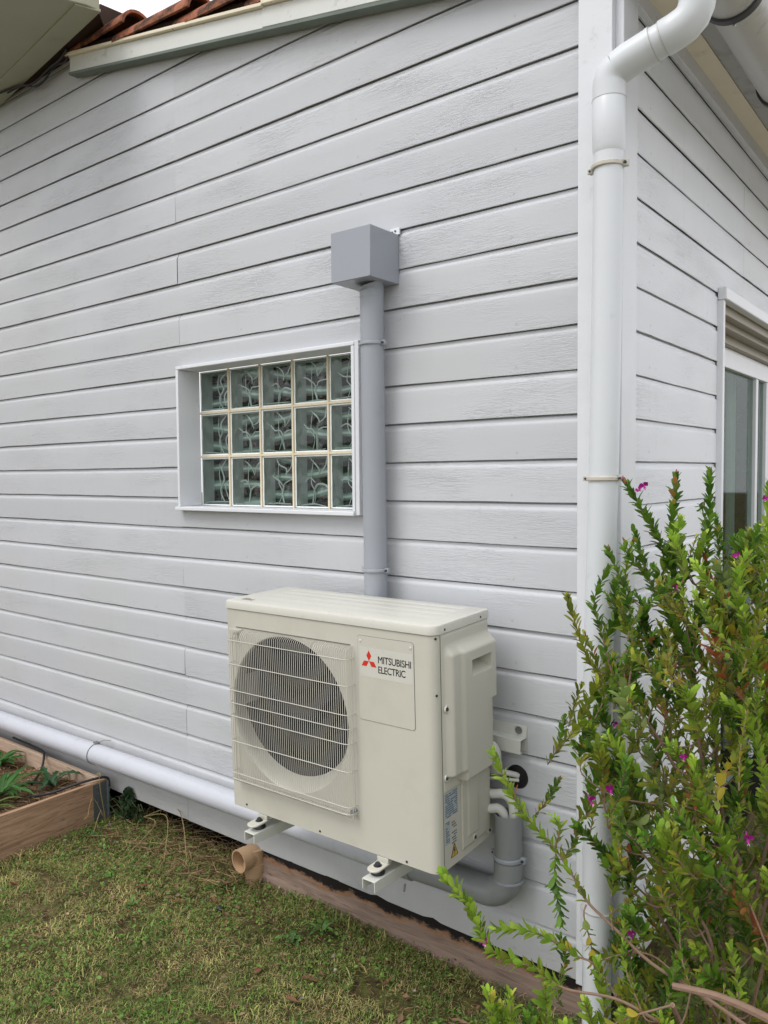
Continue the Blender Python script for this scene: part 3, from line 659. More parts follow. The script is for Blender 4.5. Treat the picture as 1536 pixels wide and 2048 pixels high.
for xa in (-1.0, -.520):
    mb = MB(); w = .0225
    mb.box(W(br, xa-w, -.038, G-1.20), W(br, xa-w+.003, -.005, G-.865)); mb.box(W(br, xa+w-.003, -.038, G-1.20), W(br, xa+w, -.005, G-.865)); mb.box(W(br, xa-w+.0031, -.008, G-1.20), W(br, xa+w-.0031, -.005, G-.865)); mb.build('upright', M['bracket'], br)
    mb = MB(); y0 = -.432
    mb.box(W(br, xa-w, y0, G-1.1585), W(br, xa+w, -.039, G-1.1557))
    for s_ in (-1, 1):
        mb.poly_prism([W(br, xa+s_*w-(.0028 if s_ > 0 else 0), y0, G-1.1588), W(br, xa+s_*w-(.0028 if s_ > 0 else 0), y0, G-1.186), W(br, xa+s_*w-(.0028 if s_ > 0 else 0), -.039, G-1.20), W(br, xa+s_*w-(.0028 if s_ > 0 else 0), -.039, G-1.1588)], (.0028, 0, 0))
    mb.build('arm', M['bracket'], br, bevel=.0006)
    for yy in (-.385, -.115):
        mb = MB(); c = Vector(W(br, xa-.004, yy, G-1.1555)); mb.ring(c, ax, [(0, 0), (0, .020), (.003, .021), (.009, .019), (.012, .018), (.012, 0)], 24); rm = mb.build('rubber_mount', M['black'], br)
        if yy < -.2:
            mb = MB(); mb.ring(c+Vector((0, 0, .0195)), ax, [(0, 0), (0, .0125), (.0025, .0125), (.003, .0085), (.009, .008), (.0105, .005), (.012, .0048), (.012, 0)], 14); mb.build('bolt', M['bolt'], br)

# ------------------------------------------------------------------ heat pump outdoor unit
AW, AD, AH = .807, .285, .679
ac = empty('heat_pump', (-.333, -.36, G-1.117), 'ivory outdoor heat pump unit with round fan grille and brand plate', 'heat pump', rot=(.027, 0, .018))
LH = .026; HB = AH - LH
def outline(off=0, rf=.028, rb=.006, n=8):
    o = off; pts = []
    def corner(cx, cy, r, a0): return [(cx+(r+o)*math.cos(R(a0+90*i/n)), cy+(r+o)*math.sin(R(a0+90*i/n))) for i in range(n+1)]
    pts += corner(-rf, rf, rf, -90)            # front right
    pts += corner(-rb, AD-rb, rb, 0)
    pts += corner(-AW+rb, AD-rb, rb, 90)
    pts += corner(-AW+.014, .014, .014, 180)
    return pts
HX, HZ, HR = -.543, .346, .241
xl, xr_ = -AW+.014, -.028
mb = MB(); ol = outline(); n = len(ol)
vs = [(x, y, z) for z in (.0, HB-.002) for x, y in ol]
fs = [(i, i+1, n+i+1, n+i) for i in range(n-1) if not (9 <= i-0 < 9)]
side_i = 8                                     # the flat right side (between the first and second corner) is the relief panel
fs = [(i, i+1, n+i+1, n+i) for i in range(n-1) if i != side_i]
mb.add(vs, fs)
# front plate with the round opening
NA = 96; zl, zh = 0.0, HB-.002; ring_v = []; rect_v = []
for i in range(NA):
    a = 2*math.pi*i/NA; c_, s_ = math.cos(a), math.sin(a); ring_v.append((HX+HR*c_, 0, HZ+HR*s_))
    t = min(((xr_-HX)/c_ if c_ > 1e-9 else 1e9), ((xl-HX)/c_ if c_ < -1e-9 else 1e9), ((zh-HZ)/s_ if s_ > 1e-9 else 1e9), ((zl-HZ)/s_ if s_ < -1e-9 else 1e9))
    rect_v.append((HX+t*c_, 0, HZ+t*s_))
fs = [(i, (i+1) % NA, NA+(i+1) % NA, NA+i) for i in range(NA)]
vs = ring_v + rect_v
for (cx, cz) in ((xr_, zh), (xl, zh), (xl, zl), (xr_, zl)):       # fill the corner wedges
    a = math.atan2(cz-HZ, cx-HX) % (2*math.pi); i = int(a/(2*math.pi)*NA); vs.append((cx, 0, cz)); fs.append((NA+i, NA+(i+1) % NA, len(vs)-1))
mb.add(vs, fs)
# rolled lip into the bell mouth
pr = [(0, HR, 0), (.006, HR-.004, .05), (.020, HR-.007, .3), (.040, HR-.008, .7), (.062, HR-.007, 1)]; vs = []
for yy, rr_, sh in pr:
    for q_ in range(NA): a = 2*math.pi*q_/NA; vs.append((HX-.020*sh+rr_*math.cos(a), yy, HZ+.020*sh+rr_*math.sin(a)))
mb.add(vs, [(i_*NA+q_, i_*NA+(q_+1) % NA, (i_+1)*NA+(q_+1) % NA, (i_+1)*NA+q_) for i_ in range(4) for q_ in range(NA)])
mb.poly_prism([(-AW+.01, .01, -.001), (-.01, .01, -.001), (-.01, AD-.004, -.001), (-AW+.01, AD-.004, -.001)], (0, 0, .004))
mb.build('casing', M['casing'], ac, angle=30)
# relief side panel: handle cover, grip recess, service cover
def sm(t): t = np.clip(t, 0, 1); return t*t*(3-2*t)
def relief(y, z):
    h = .0026*sm((y-.013)/.003)*sm((z-.215)/.003)*sm((.648-z)/.003)*sm((AD-.004-y)/.003)
    top = sm((.622-z)/.034); left = sm((y-.030)/.030); left2 = .25*sm((y-.085)/.02)
    zb = np.where(y < .104, .256, .229); bot = sm((z-zb)/.006)
    right = np.where(z < .43, .55 + .45*sm((.248-y)/.008), 1.0) ; right = np.where((z >= .43), 1.0, right)
    edge = sm((AD-.002-y)/.012)
    blg = .030*top*(.72*left+left2*1.12)*bot*right*np.where(z > .43, sm((AD-.001-y)/.014), edge)
    h = h + blg
    rec = sm((y-.136)/.003)*sm((.244-y)/.003)*sm((.562-z)/.003)*sm((z-.518)/.001)
    depth = .050*np.clip((z-.518)/.030, 0, 1)
    h = h - rec*depth
    low = sm((y-.118)/.003)*sm((.275-y)/.003)*sm((z-.022)/.003)*sm((.227-z)/.003)
    h = h + .0035*low + .0035*sm((y-.145)/.004)*sm((.205-y)/.004)*sm((z-.05)/.004)*sm((.227-z)/.003)
    gro = np.exp(-((y-.118)/.0016)**2)*(z < .227)*(z > .02); h = h - .003*gro
    lug = sm((.020-np.abs((y-.172)*.7+(z-.085)*.7))/.003)*sm((.028-np.abs((y-.172)*.7-(z-.085)*.7))/.003)
    return h + .004*lug*0
ya = np.unique(np.concatenate([np.arange(.028-.0, AD-.006, .003), [AD-.006, .133, .134, .135, .137, .139, .2405, .2435, .2455]])); za = np.unique(np.concatenate([np.arange(0, HB-.002, .003), [HB-.002, .5175, .5185, .559, .561]]))
ya = np.concatenate([[.028], ya[ya > .0285]])
Yg, Zg = np.meshgrid(ya, za); Hh = relief(Yg, Zg); Hh[:, 0] = 0; Hh[:, -1] = 0; Hh[0, :] = 0; Hh[-1, :] = 0
mb = MB(); ny = len(ya)
mb.add(np.stack([Hh.ravel(), Yg.ravel(), Zg.ravel()], 1).tolist(), [(j*ny+i, j*ny+i+1, (j+1)*ny+i+1, (j+1)*ny+i) for j in range(len(za)-1) for i in range(ny-1)])
mb.build('side_cover', M['casing'], ac, angle=50)
# dark seam between front and side panels, lid
mb = MB(); mb.box((-.0035, .0255, .002), (.0006, .0275, HB-.004)); mb.build('panel_seam', M['grove'], ac)
mb = MB(); o2 = outline(.0035); n = len(o2); vs = []
prof = [(HB, -.004), (HB, 0), (HB+.019, 0), (HB+.024, -.002), (AH, -.006)]
for z, ins in prof:
    oo = outline(.0035+ins); vs += [(x, y, z) for x, y in oo]
fs = [(r_*n+i, r_*n+(i+1) % n, (r_+1)*n+(i+1) % n, (r_+1)*n+i) for r_ in range(len(prof)-1) for i in range(n)]
fs.append(tuple((len(prof)-1)*n+i for i in range(n)))
mb.add(vs, fs)
for yy in (.055, .105, .155, .205, .25):           # pressed ribs
    mb.poly_prism([(-.74, yy-.013, AH-.0002), (-.07, yy-.013, AH-.0002), (-.075, yy-.009, AH+.0022), (-.735, yy-.009, AH+.0022)], (0, .0, 0)) if 0 else mb.add(
        [(-.74, yy-.014, AH), (-.06, yy-.014, AH), (-.055, yy+.014, AH), (-.745, yy+.014, AH), (-.735, yy-.009, AH+.0008), (-.066, yy-.009, AH+.0008), (-.062, yy+.009, AH+.0008), (-.739, yy+.009, AH+.0008)],
        [(0, 1, 5, 4), (1, 2, 6, 5), (2, 3, 7, 6), (3, 0, 4, 7), (4, 5, 6, 7)])
mb.build('lid', M['lid'], ac, angle=30)
# interior and fan
mb = MB(); mb.ring((HX-.020, 0, HZ+.020), (0, 1, 0), [(.0622, HR-.008), (.064, HR+.008), (.17, HR+.008), (.17, 0)], 64); mb.build('fan_chamber', M['black'], ac)
mb = MB()
for i in range(62): mb.box((HX-.215+i*.007, .150, HZ-.21), (HX-.2145+i*.007, .158, HZ+.21))
mb.build('coil_fins', M['fin'], ac)
mb = MB(); mb.ring((HX, .055, HZ), (0, 1, 0), [(0, 0), (0, .038), (.006, .045), (.06, .046), (.06, 0)], 32)
for b in range(3):
    vs = []; NB, NR = 12, 8
    for i in range(NR+1):
        rr_ = .04+.168*i/NR
        for j in range(NB+1):
            a = R(120*b+14+12*i/NR) + R(78+14*i/NR)*j/NB; vs.append((HX+rr_*math.cos(a), .060+.045*j/NB+.010*math.sin(math.pi*j/NB), HZ+rr_*math.sin(a)))
    mb.add(vs, [(i*(NB+1)+j, i*(NB+1)+j+1, (i+1)*(NB+1)+j+1, (i+1)*(NB+1)+j) for i in range(NR) for j in range(NB)])
mb.build('fan', M['fin'], ac)
# wire guard
mb = MB(); gx0, gx1, gz0, gz1, gy = -.768, -.276, .096, .592, -.031
NW = 60; wr = .00092
for i in range(NW+1):
    x = gx0+.004+(gx1-gx0-.008)*i/NW
    dip = 0.0
    t = (x-gx0)/(gx1-gx0)
    if .10 < t < .17 or .72 < t < .80: dip = .016
    mb.tube([(x, -.001, gz1), (x, -.018, gz1-.001-dip*.4), (x, gy+.005, gz1-.004-dip), (x, gy, gz1-.012-dip), (x, gy, gz0+.010), (x, gy+.006, gz0+.003), (x, -.001, gz0)], wr, 5, caps=False)
for z, rr_ in ((.5588, .0013), (.482, .0014), (.398, .0014), (.357, .0014), (.314, .0014), (.2326, .0014), (.1287, .0013), (.108, .0013)):
    yy = gy-.0024
    mb.tube([(gx0-.002, -.001, z), (gx0-.002, yy+.010, z), (gx0+.004, yy+.001, z), (gx0+.012, yy, z), (gx1-.022, yy, z), (gx1-.010, yy+.002, z), (gx1-.002, yy+.010, z), (gx1, -.001, z)], rr_, 6, caps=False)
for k_, yv in ((0, -.010), (1, -.020)):
    mb.tube([(gx0, yv, gz0+.001), (gx1, yv, gz0+.001)], .0017, 6); mb.tube([(gx0, yv, gz1-.001), (gx0+.045, yv, gz1-.001)], .0015, 6)
    mb.tube([(gx1, yv, gz0), (gx1, yv, gz1)], .0013, 6, caps=False); mb.tube([(gx0, yv, gz0), (gx0, yv, gz1)], .0013, 6, caps=False)
mb.build('fan_guard', M['wire'], ac)
mb = MB(); mb.box((gx0+.01, -.0012, gz1+.0015), (gx1-.01, .0004, gz1+.0045)); mb.build('guard_slot', M['grove'], ac)
# corner ties of the guard
for (cx, cz, mt) in ((gx1-.006, gz0+.018, 'black'), (gx0+.012, gz1-.014, 'wire')):
    mb = MB(); mb.tube([(cx, -.002, cz), (cx, -.022, cz)], .006, 12); mb.build('guard_clip', M['casing' if mt == 'wire' else 'pvc_dark'], ac)
# brand plate
def rrect(x0, x1, z0, z1, r, n=6):
    out = []
    for cx, cz, a0 in ((x1-r, z1-r, 0), (x0+r, z1-r, 90), (x0+r, z0+r, 180), (x1-r, z0+r, 270)):
        out += [(cx+r*math.cos(R(a0+90*i/n)), cz+r*math.sin(R(a0+90*i/n))) for i in range(n+1)]
    return out
def plate(name, x0, x1, z0, z1, r, y, th, mat, parent=ac):
    m = MB(); m.poly_prism([(a, y, b) for a, b in rrect(x0, x1, z0, z1, r)], (0, -th, 0)); return m.build(name, mat, parent, smooth=False)
plate('plate_rim', -.2600, -.0660, .3860, .6280, .009, -.0001, .0005, M['grove'])
pl = plate('brand_plate', -.2588, -.0672, .3872, .6268, .008, -.0003, .0014, M['casing'])
for cx in (-.249, -.077):
    mb = MB(); mb.ring((cx, -.0017, .612), (0, -1, 0), [(0, 0.0001), (0, .0042), (.0015, .0035), (.002, 0.0001)], 14); mb.build('rivet', M['lid'], pl)
plate('logo_sheet', -.2520, -.0700, .5120, .5960, .002, -.0018, .0002, M['lid'], pl)
mb = MB(); c0 = Vector((-.219, -.0022, .5575)); s_ = .0178                   # three rhombi meeting at a centre
for a0 in (90, 210, 330):
    a = R(a0); h1 = R(a0-30); h2 = R(a0+30)
    p1 = c0 + Vector((math.cos(h1), 0, math.sin(h1)))*s_; p2 = c0 + Vector((math.cos(h2), 0, math.sin(h2)))*s_
    tip = p1 + p2 - c0; k_ = .96
    mb.poly_prism([c0+(q-c0)*k_+Vector((math.cos(a), 0, math.sin(a)))*.0005 for q in (c0, p1, tip, p2)], (0, -.0003, 0))
mb.build('emblem', M['red'], pl, smooth=False)
def text(body, name, x, z, width, height, mat, parent, y=-.0022, bold=.0):
    cu_ = bpy.data.curves.new(name, 'FONT'); cu_.body = body; cu_.size = 1; cu_.offset = bold; cu_.space_character = .93; cu_.resolution_u = 3
    t = bpy.data.objects.new(name, cu_); COL.objects.link(t); bpy.context.view_layer.update()
    me = bpy.data.meshes.new_from_object(t.evaluated_get(bpy.context.evaluated_depsgraph_get())); bpy.data.objects.remove(t)
    co = np.array([v.co[:] for v in me.vertices]); x0, x1 = co[:, 0].min(), co[:, 0].max(); y0, y1 = co[:, 1].min(), co[:, 1].max()
    for v in me.vertices: v.co = ((v.co.x-x0)/(x1-x0)*width+x, y, (v.co.y-y0)/(y1-y0)*height+z)
    bm = bmesh.new(); bm.from_mesh(me); n0 = bm.faces[:]
    for dx, dz, dy in ((.0006, 0, .00004), (.0003, .0003, .00008), (.0003, -.0003, .00012)):
        r_ = bmesh.ops.duplicate(bm, geom=n0+list({v for f in n0 for v in f.verts})); bmesh.ops.translate(bm, vec=(dx, -dy, dz), verts=[g_ for g_ in r_['geom'] if isinstance(g_, bmesh.types.BMVert)])
    bm.to_mesh(me); bm.free()
    me.materials.clear(); me.materials.append(mat); o = bpy.data.objects.new(name, me); COL.objects.link(o); o.parent = parent; return o
text('MITSUBISHI', 'lettering', -.1870, .5560, .1110, .0195, M['ink'], pl)
text('ELECTRIC', 'lettering', -.1870, .5280, .0920, .0195, M['ink'], pl)
mb = MB(); rr = random.Random(4)
for row in range(3):
    x = -.765
    while x < -.715: w_ = rr.uniform(.003, .009); mb.box((x, .030+row*.009, AH+.0002), (x+w_, .0345+row*.009, AH+.0006)); x += w_+.0025
mb.build('lid_marking', M['grove'], ac, smooth=False)
# screws
def screw(name, c, axis, r=.0045, mat='steel', dark=True):
    m = MB(); m.ring(c, axis, [(0, 0.0001), (0, r), (.0014, r*.9), (.002, r*.55), (.0012, r*.45), (.001, .0001)], 14); m.build(name, M[mat], ac)
for x, z in ((-.740, .014), (-.425, .010), (-.106, .010)): screw('front_screw', (x, -.0002, z), (0, -1, 0), .0036, 'bolt')
for y, z in ((.012, .643), (.012, .49)): screw('front_screw', (-.0045, y, z), (1, -.6, 0), .0036, 'bolt')
for y, z in ((.040, .448), (.040, .258), (.183, .036), (.272, .020)):
    hx = float(relief(np.array(y), np.array(z)))
    m = MB(); m.ring((hx-.001, y, z), (1, 0, 0), [(0, .011), (.0035, .0105), (.0042, .0085), (.0018, .0070), (.0018, .0001)], 20); m.cur = 1
    m.ring((hx+.0012, y, z), (1, 0, 0), [(0, .0052), (.0028, .0045), (.0030, .0001)], 14); m.build('cover_screw', [M['lid'], M['bolt']], ac)
for y in (.045, .235): screw('lid_screw', (.0036, y, HB+.010), (1, 0, 0), .0034, 'bolt')
# stickers on the side
def sticker(name, y0, y1, z0, z1, mat, lines, seed):
    m = MB(); m.box((.0004, y0, z0), (.0009, y1, z1)); m.cur = 1; rr = random.Random(seed)
    hgt = (z1-z0)/lines
    for i in range(lines):
        y = y0+.003
        while y < y1-.005:
            w_ = rr.uniform(.003, .012)
            if rr.random() < .75: m.box((.00095, y, z0+hgt*i+hgt*.25), (.0011, min(y+w_, y1-.002), z0+hgt*i+hgt*.75))
            y += w_+.0015
    return m.build(name, [mat, M['sticker_ink']], ac, smooth=False)
sticker('rating_label', .033, .098, .143, .212, M['sticker'], 11, 1); sticker('notice_label', .033, .056, .070, .134, M['sticker'], 12, 2); sticker('certificate_label', .062, .092, .062, .134, M['sticker2'], 10, 3)
m = MB(); m.poly_prism([(.0005, .060, .026), (.0005, .094, .026), (.0005, .077, .061)], (.0006, 0, 0)); m.cur = 1
m.poly_prism([(.0012, .075, .050), (.0012, .072, .040), (.0012, .077, .040), (.0012, .075, .030), (.0012, .083, .043), (.0012, .078, .043), (.0012, .080, .050)], (.0003, 0, 0))
for a, b in (((.060, .026), (.094, .026)), ((.094, .026), (.077, .061)), ((.077, .061), (.060, .026))): m.tube([(.0011, *a), (.0011, *b)], .0009, 5)
m.build('warning_triangle', [M['yellow'], M['ink']], ac, smooth=False)
for xa in (-1.0+.333-.004, -.520+.333-.004):                # feet under the case
    m = MB(); m.poly_prism([(a+xa, b+.005, -.0225) for a, b in rrect(-.021, .021, -.062, .020, .020)], (0, 0, .006)); m.box((xa-.02, .0, -.0165), (xa+.02, AD, -.002)); m.build('foot', M['casing'], ac, bevel=.002)

# ------------------------------------------------------------------ sand coloured pipe stub, plank under the wall
st = empty('pipe_stub', (-1.452, -.055, G-1.525), 'open sand coloured pipe end sticking out at the left end of the brown plank', 'pipe')
axd = Vector((.10, .99, .02)).normalized()
mb = MB(); mb.ring(-axd*.025, axd, [(0, .039), (0, .0445), (.040, .0445), (.041, .0415), (.08, .041), (.08, .038), (.0, .039)], 36); mb.build('mouth', M['beige_pvc'], st)
mb = MB(); mb.tube([(.008, .050, .03), (.008, .050, -.045), (.008, .050, -.12)], .041, 28); mb.ring((.008, .050, -.055), ax, [(0, .041), (.001, .0455), (.03, .0455), (.031, .041)], 28); mb.build('tee', M['beige_pvc'], st)
mb = MB()
P = []
for i in range(25):
    x = -1.425 + (1.41)*i/24
    P.append(x)
vs = []
for i, x in enumerate(P):
    sl = .03 if i == 0 else 0; wv = .004*math.sin(i*1.7)
    vs += [(x-.0+(.0), -.012+wv*.3, -.03), (x+sl, .004+wv*.3, .150), (x+sl, .028, .150), (x, .014, -.03)]
mb.add(vs, [(4*i+a, 4*i+(a+1) % 4, 4*i+4+(a+1) % 4, 4*i+4+a) for i in range(24) for a in range(4)] + [(0, 1, 2, 3), (96, 99, 98, 97)])
o = mb.build('wooden_plank', M['plank'], bevel=.002); tag(o, 'weathered brown plank with black damp stain set under the gable siding', 'plank')

# ------------------------------------------------------------------ raised bed at the left
bed = empty('raised_bed', (-2.6, -.6, 0), 'low larch raised bed with metal corner hinge at the left edge', 'raised bed')
mb = MB(); mb.box(W(bed, -2.402, -1.60, -.03), W(bed, -2.38, -.052, .192)); mb.build('front_board', M['bedwood'], bed, bevel=.002)
mb = MB(); mb.box(W(bed, -4.0, -.074, -.03), W(bed, -2.4025, -.052, .193)); mb.build('back_board', M['bedwood_x'], bed, bevel=.002)
mb = MB(); mb.box(W(bed, -4.02, -1.6, -.03), W(bed, -4.0005, -.052, .19)); mb.box(W(bed, -4.0, -1.6, -.03), W(bed, -2.4025, -1.578, .19)); mb.build('far_boards', M['bedwood_x'], bed, bevel=.002)
mb = MB(); mb.box(W(bed, -2.3798, -.122, -.01), W(bed, -2.3775, -.054, .185)); mb.box(W(bed, -2.3800, -.0515, -.01), W(bed, -2.3774, -.049, .19)); mb.tube(L(bed, [(-2.374, -.050, -.02), (-2.374, -.050, .196)]), .0065, 12)
for z in (.02, .06, .10, .14, .17):
    mb.ring(W(bed, -2.3774, -.10, z), (1, 0, 0), [(0, .0001), (0, .005), (.003, .004), (.003, .0001)], 10)
    mb.tube(L(bed, [(-2.374, -.050, z), (-2.374, -.050, z+.02)]), .0085, 12)
mb.build('corner_hinge', M['galv'], bed)
mb = MB(); xs = np.linspace(-4.0, -2.4025, 50); ys = np.linspace(-1.578, -.0745, 50); X, Y = np.meshgrid(xs, ys); Z = .125+.012*np.sin(X*9)*np.cos(Y*7)+rng.normal(0, .005, X.shape)
mb.add(np.stack([X.ravel(), Y.ravel(), Z.ravel()], 1).tolist(), [(j*50+i, j*50+i+1, j*50+i+51, j*50+i+50) for j in range(49) for i in range(49)])
tag(mb.build('soil', M['soil'], angle=180), 'brown mulched soil filling the raised bed', kind='stuff')
mb = MB(); mb.tube(smooth_path([(-2.37, -.045, .16), (-2.375, -.06, .205), (-2.42, -.16, .200), (-2.50, -.25, .165), (-2.60, -.30, .137)], 8), .0055, 10)
tag(mb.build('drip_hose', M['hose']), 'black drip hose end lying over the near corner of the raised bed', 'hose', 'irrigation hoses in the raised bed')
mb = MB(); mb.tube(smooth_path([(-2.74, -.22, .135), (-2.80, -.14, .165), (-2.87, -.085, .205), (-2.95, -.06, .212), (-3.25, -.045, .21)], 8), .0055, 10)
tag(mb.build('drip_hose', M['hose']), 'black drip hose rising over the back board of the raised bed', 'hose', 'irrigation hoses in the raised bed')

# ------------------------------------------------------------------ lawn growth
def vnoise(x, y, s, seed):
    x = np.asarray(x)*s + seed*17.3; y = np.asarray(y)*s + seed*9.1
    xi = np.floor(x); yi = np.floor(y); fx = x-xi; fy = y-yi; fx = fx*fx*(3-2*fx); fy = fy*fy*(3-2*fy)
    h = lambda a, b: np.modf(np.abs(np.sin(a*127.1+b*311.7+seed*74.7)*43758.5453))[0]
    return (h(xi, yi)*(1-fx)+h(xi+1, yi)*fx)*(1-fy) + (h(xi, yi+1)*(1-fx)+h(xi+1, yi+1)*fx)*fy
def ok_ground(x, y):
    return ((x > -2.375) | (y < -1.62)) & (y < .02) | ((y >= .02) & (y < .12) & (x < -1.5) & (x > -2.36)) | ((x > .04) & (y < .5))
def mesh_np(name, V, F, C, mat):
    me = bpy.data.meshes.new(name); me.vertices.add(len(V)); me.vertices.foreach_set('co', V.astype(np.float32).ravel())
    nf, k = F.shape; me.loops.add(nf*k); me.loops.foreach_set('vertex_index', F.astype(np.int32).ravel())
    me.polygons.add(nf); me.polygons.foreach_set('loop_start', np.arange(0, nf*k, k, dtype=np.int32)); me.polygons.foreach_set('loop_total', np.full(nf, k, dtype=np.int32))
    me.polygons.foreach_set('use_smooth', np.ones(nf, dtype=bool)); me.materials.append(mat)
    me.update(calc_edges=True); a = me.color_attributes.new('col', 'FLOAT_COLOR', 'POINT'); a.data.foreach_set('color', np.concatenate([C, np.ones((len(C), 1))], 1).astype(np.float32).ravel())
    o = bpy.data.objects.new(name, me); COL.objects.link(o); return o
def blades(name, N, box, hmin, hmax, wid, colf, lean=.9, keep=None, mat='grass'):
    x = rng.uniform(box[0], box[1], N); y = rng.uniform(box[2], box[3], N)
    ok = ok_ground(x, y)
    if keep is not None: ok &= keep(x, y)
    ok &= (vnoise(x, y, 8, 21)*.6+vnoise(x, y, 19, 22)*.5 > .30+.25*rng.random(N)) | (hmin > .018)
    x, y = x[ok], y[ok]; n = len(x); a = rng.uniform(0, 2*np.pi, n); L_ = rng.uniform(hmin, hmax, n)*(.6+.8*vnoise(x, y, 5, 4)); w = wid*rng.uniform(.6, 1.3, n)
    le = rng.uniform(.45, lean, n)
    dx, dy = np.cos(a), np.sin(a); z0 = gh(x, y)-.003
    V = np.zeros((n, 5, 3))
    for i, (t, ww) in enumerate(((0, 1), (0, -1), (.55, .8), (.55, -.8), (1, 0))):
        out = L_*le*(t**1.6); up = L_*np.sqrt(np.clip(1-(le*t)**2*.8, .05, 1))*t*(1-.25*le*t)*.72
        V[:, i, 0] = x+dx*out-dy*w*ww; V[:, i, 1] = y+dy*out+dx*w*ww; V[:, i, 2] = z0+up
    C = colf(x, y, n); C5 = np.repeat(C[:, None, :], 5, 1)
    base = np.arange(n)[:, None]*5
    F = np.concatenate([base+np.array([0, 1, 3]), base+np.array([0, 3, 2]), base+np.array([2, 3, 4])])
    return V.reshape(-1, 3), F, C5.reshape(-1, 3)
def lawn_col(x, y, n):
    dry = np.clip((vnoise(x, y, 3.2, 1)*.8+vnoise(x, y, 11, 2)*.8+vnoise(x, y, 24, 3)*.5-.62)*1.25 + rng.normal(0, .2, n), 0, 1)
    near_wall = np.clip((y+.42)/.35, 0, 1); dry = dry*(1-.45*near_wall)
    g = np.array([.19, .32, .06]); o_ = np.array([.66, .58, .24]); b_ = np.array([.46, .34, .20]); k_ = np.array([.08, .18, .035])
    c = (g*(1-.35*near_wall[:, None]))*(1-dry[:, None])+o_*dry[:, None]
    br = np.clip(vnoise(x, y, 7.5, 11)*1.6-1.0+rng.normal(0, .15, n), 0, 1)[:, None]; c = c*(1-br)+np.array([.34, .21, .13])*br
    s1 = rng.random(n) < .13; c[s1] = b_*rng.uniform(.6, 1.2, (s1.sum(), 1)); s2 = rng.random(n) < .22; c[s2] = k_
    return c*rng.uniform(.6, 1.4, (n, 1))
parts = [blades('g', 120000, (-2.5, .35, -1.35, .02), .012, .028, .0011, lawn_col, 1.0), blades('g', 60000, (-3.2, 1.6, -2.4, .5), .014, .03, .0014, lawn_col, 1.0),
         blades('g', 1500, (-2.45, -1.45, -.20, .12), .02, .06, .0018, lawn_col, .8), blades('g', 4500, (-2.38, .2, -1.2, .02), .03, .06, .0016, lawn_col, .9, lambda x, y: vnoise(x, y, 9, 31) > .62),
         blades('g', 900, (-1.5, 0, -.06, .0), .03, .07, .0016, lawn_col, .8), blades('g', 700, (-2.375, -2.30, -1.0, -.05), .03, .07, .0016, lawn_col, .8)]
V = []; F = []; C = []; off = 0
for v, f_, c in parts: V.append(v); F.append(f_+off); C.append(c); off += len(v)
tag(mesh_np('grass', np.concatenate(V), np.concatenate(F), np.concatenate(C), M['grass']), 'short mossy green and straw coloured lawn grass', kind='stuff')
# small broad leaved ground cover
def leaflets(N, box, size, colf, keep, zr=(.008, .028), flat=.5):
    x = rng.uniform(box[0], box[1], N); y = rng.uniform(box[2], box[3], N); ok = ok_ground(x, y) & keep(x, y); x, y = x[ok], y[ok]; n = len(x)
    s_ = size*rng.uniform(.5, 1.4, n); a = rng.uniform(0, 2*np.pi, n); tx = rng.normal(0, flat, n); ty = rng.normal(0, flat, n); z = gh(x, y)+rng.uniform(zr[0], zr[1], n)
    shp = np.array([(-1, 0), (-.45, .62), (.35, .55), (1, 0), (.35, -.55), (-.45, -.62)]); V = np.zeros((n, 6, 3))
    for i, (u, v) in enumerate(shp):
        px = s_*u; py = s_*v*.8; V[:, i, 0] = x+px*np.cos(a)-py*np.sin(a); V[:, i, 1] = y+px*np.sin(a)+py*np.cos(a); V[:, i, 2] = z+px*tx*.7+py*ty*.7+np.abs(py)*.35
    C = colf(n); base = np.arange(n)[:, None]*6
    F = np.concatenate([base+np.array([0, 1, 2, 3]), base+np.array([0, 3, 4, 5])])
    return V.reshape(-1, 3), F, np.repeat(C[:, None, :], 6, 1).reshape(-1, 3)
def gcol(n):
    c = np.array([.15, .27, .05])*rng.uniform(.35, 1.5, (n, 1)); k_ = rng.random(n) < .12; c[k_] = np.array([.2, .2, .06])*rng.uniform(.6, 1.2, (k_.sum(), 1)); return c
kp = lambda x, y: (vnoise(x, y, 4.5, 6)*.7+vnoise(x, y, 13, 8)*.5 > .64-.30*np.clip((y+.5)/.45, 0, 1)-.20*np.clip((-x-1.6), 0, 1))
A = leaflets(30000, (-2.5, .5, -1.3, .06), .0045, gcol, kp); B_ = leaflets(4200, (-2.4, .5, -1.3, .06), .0088, gcol, kp, (.01, .03))
tag(mesh_np('clover', np.concatenate([A[0], B_[0]]), np.concatenate([A[1], B_[1]+len(A[0])]), np.concatenate([A[2], B_[2]]), M['leaf']), 'patches of small leaved clover and chickweed through the lawn', kind='stuff')
# straw and litter
def straw(N, box, Lr, z0, keep=None, r=.0009):
    mb = MB(); rr = random.Random(9)
    for _ in range(N):
        x = rr.uniform(box[0], box[1]); y = rr.uniform(box[2], box[3])
        if keep and not keep(x, y): continue
        a = rr.uniform(0, 2*math.pi); l_ = rr.uniform(*Lr); d = Vector((math.cos(a), math.sin(a), rr.uniform(-.12, .25))); s_ = Vector((-d.y, d.x, 0))*rr.uniform(-.25, .25)*l_
        p = Vector((x, y, z0+rr.uniform(.002, .018))); q = rr.uniform(.55, 1.25); c = (.36*q, .25*q, .13*q) if rr.random() < .7 else (.17*q, .10*q, .06*q)
        mb.tube([p, p+d*l_*.5+s_, p+d*l_], [r, r, r*.5], 4, False, c)
    return mb
m = straw(6500, (-2.36, .1, -1.2, .08), (.008, .035), .006); m2 = straw(420, (-2.3, -1.45, -.16, .11), (.04, .13), .012, None, .0013)
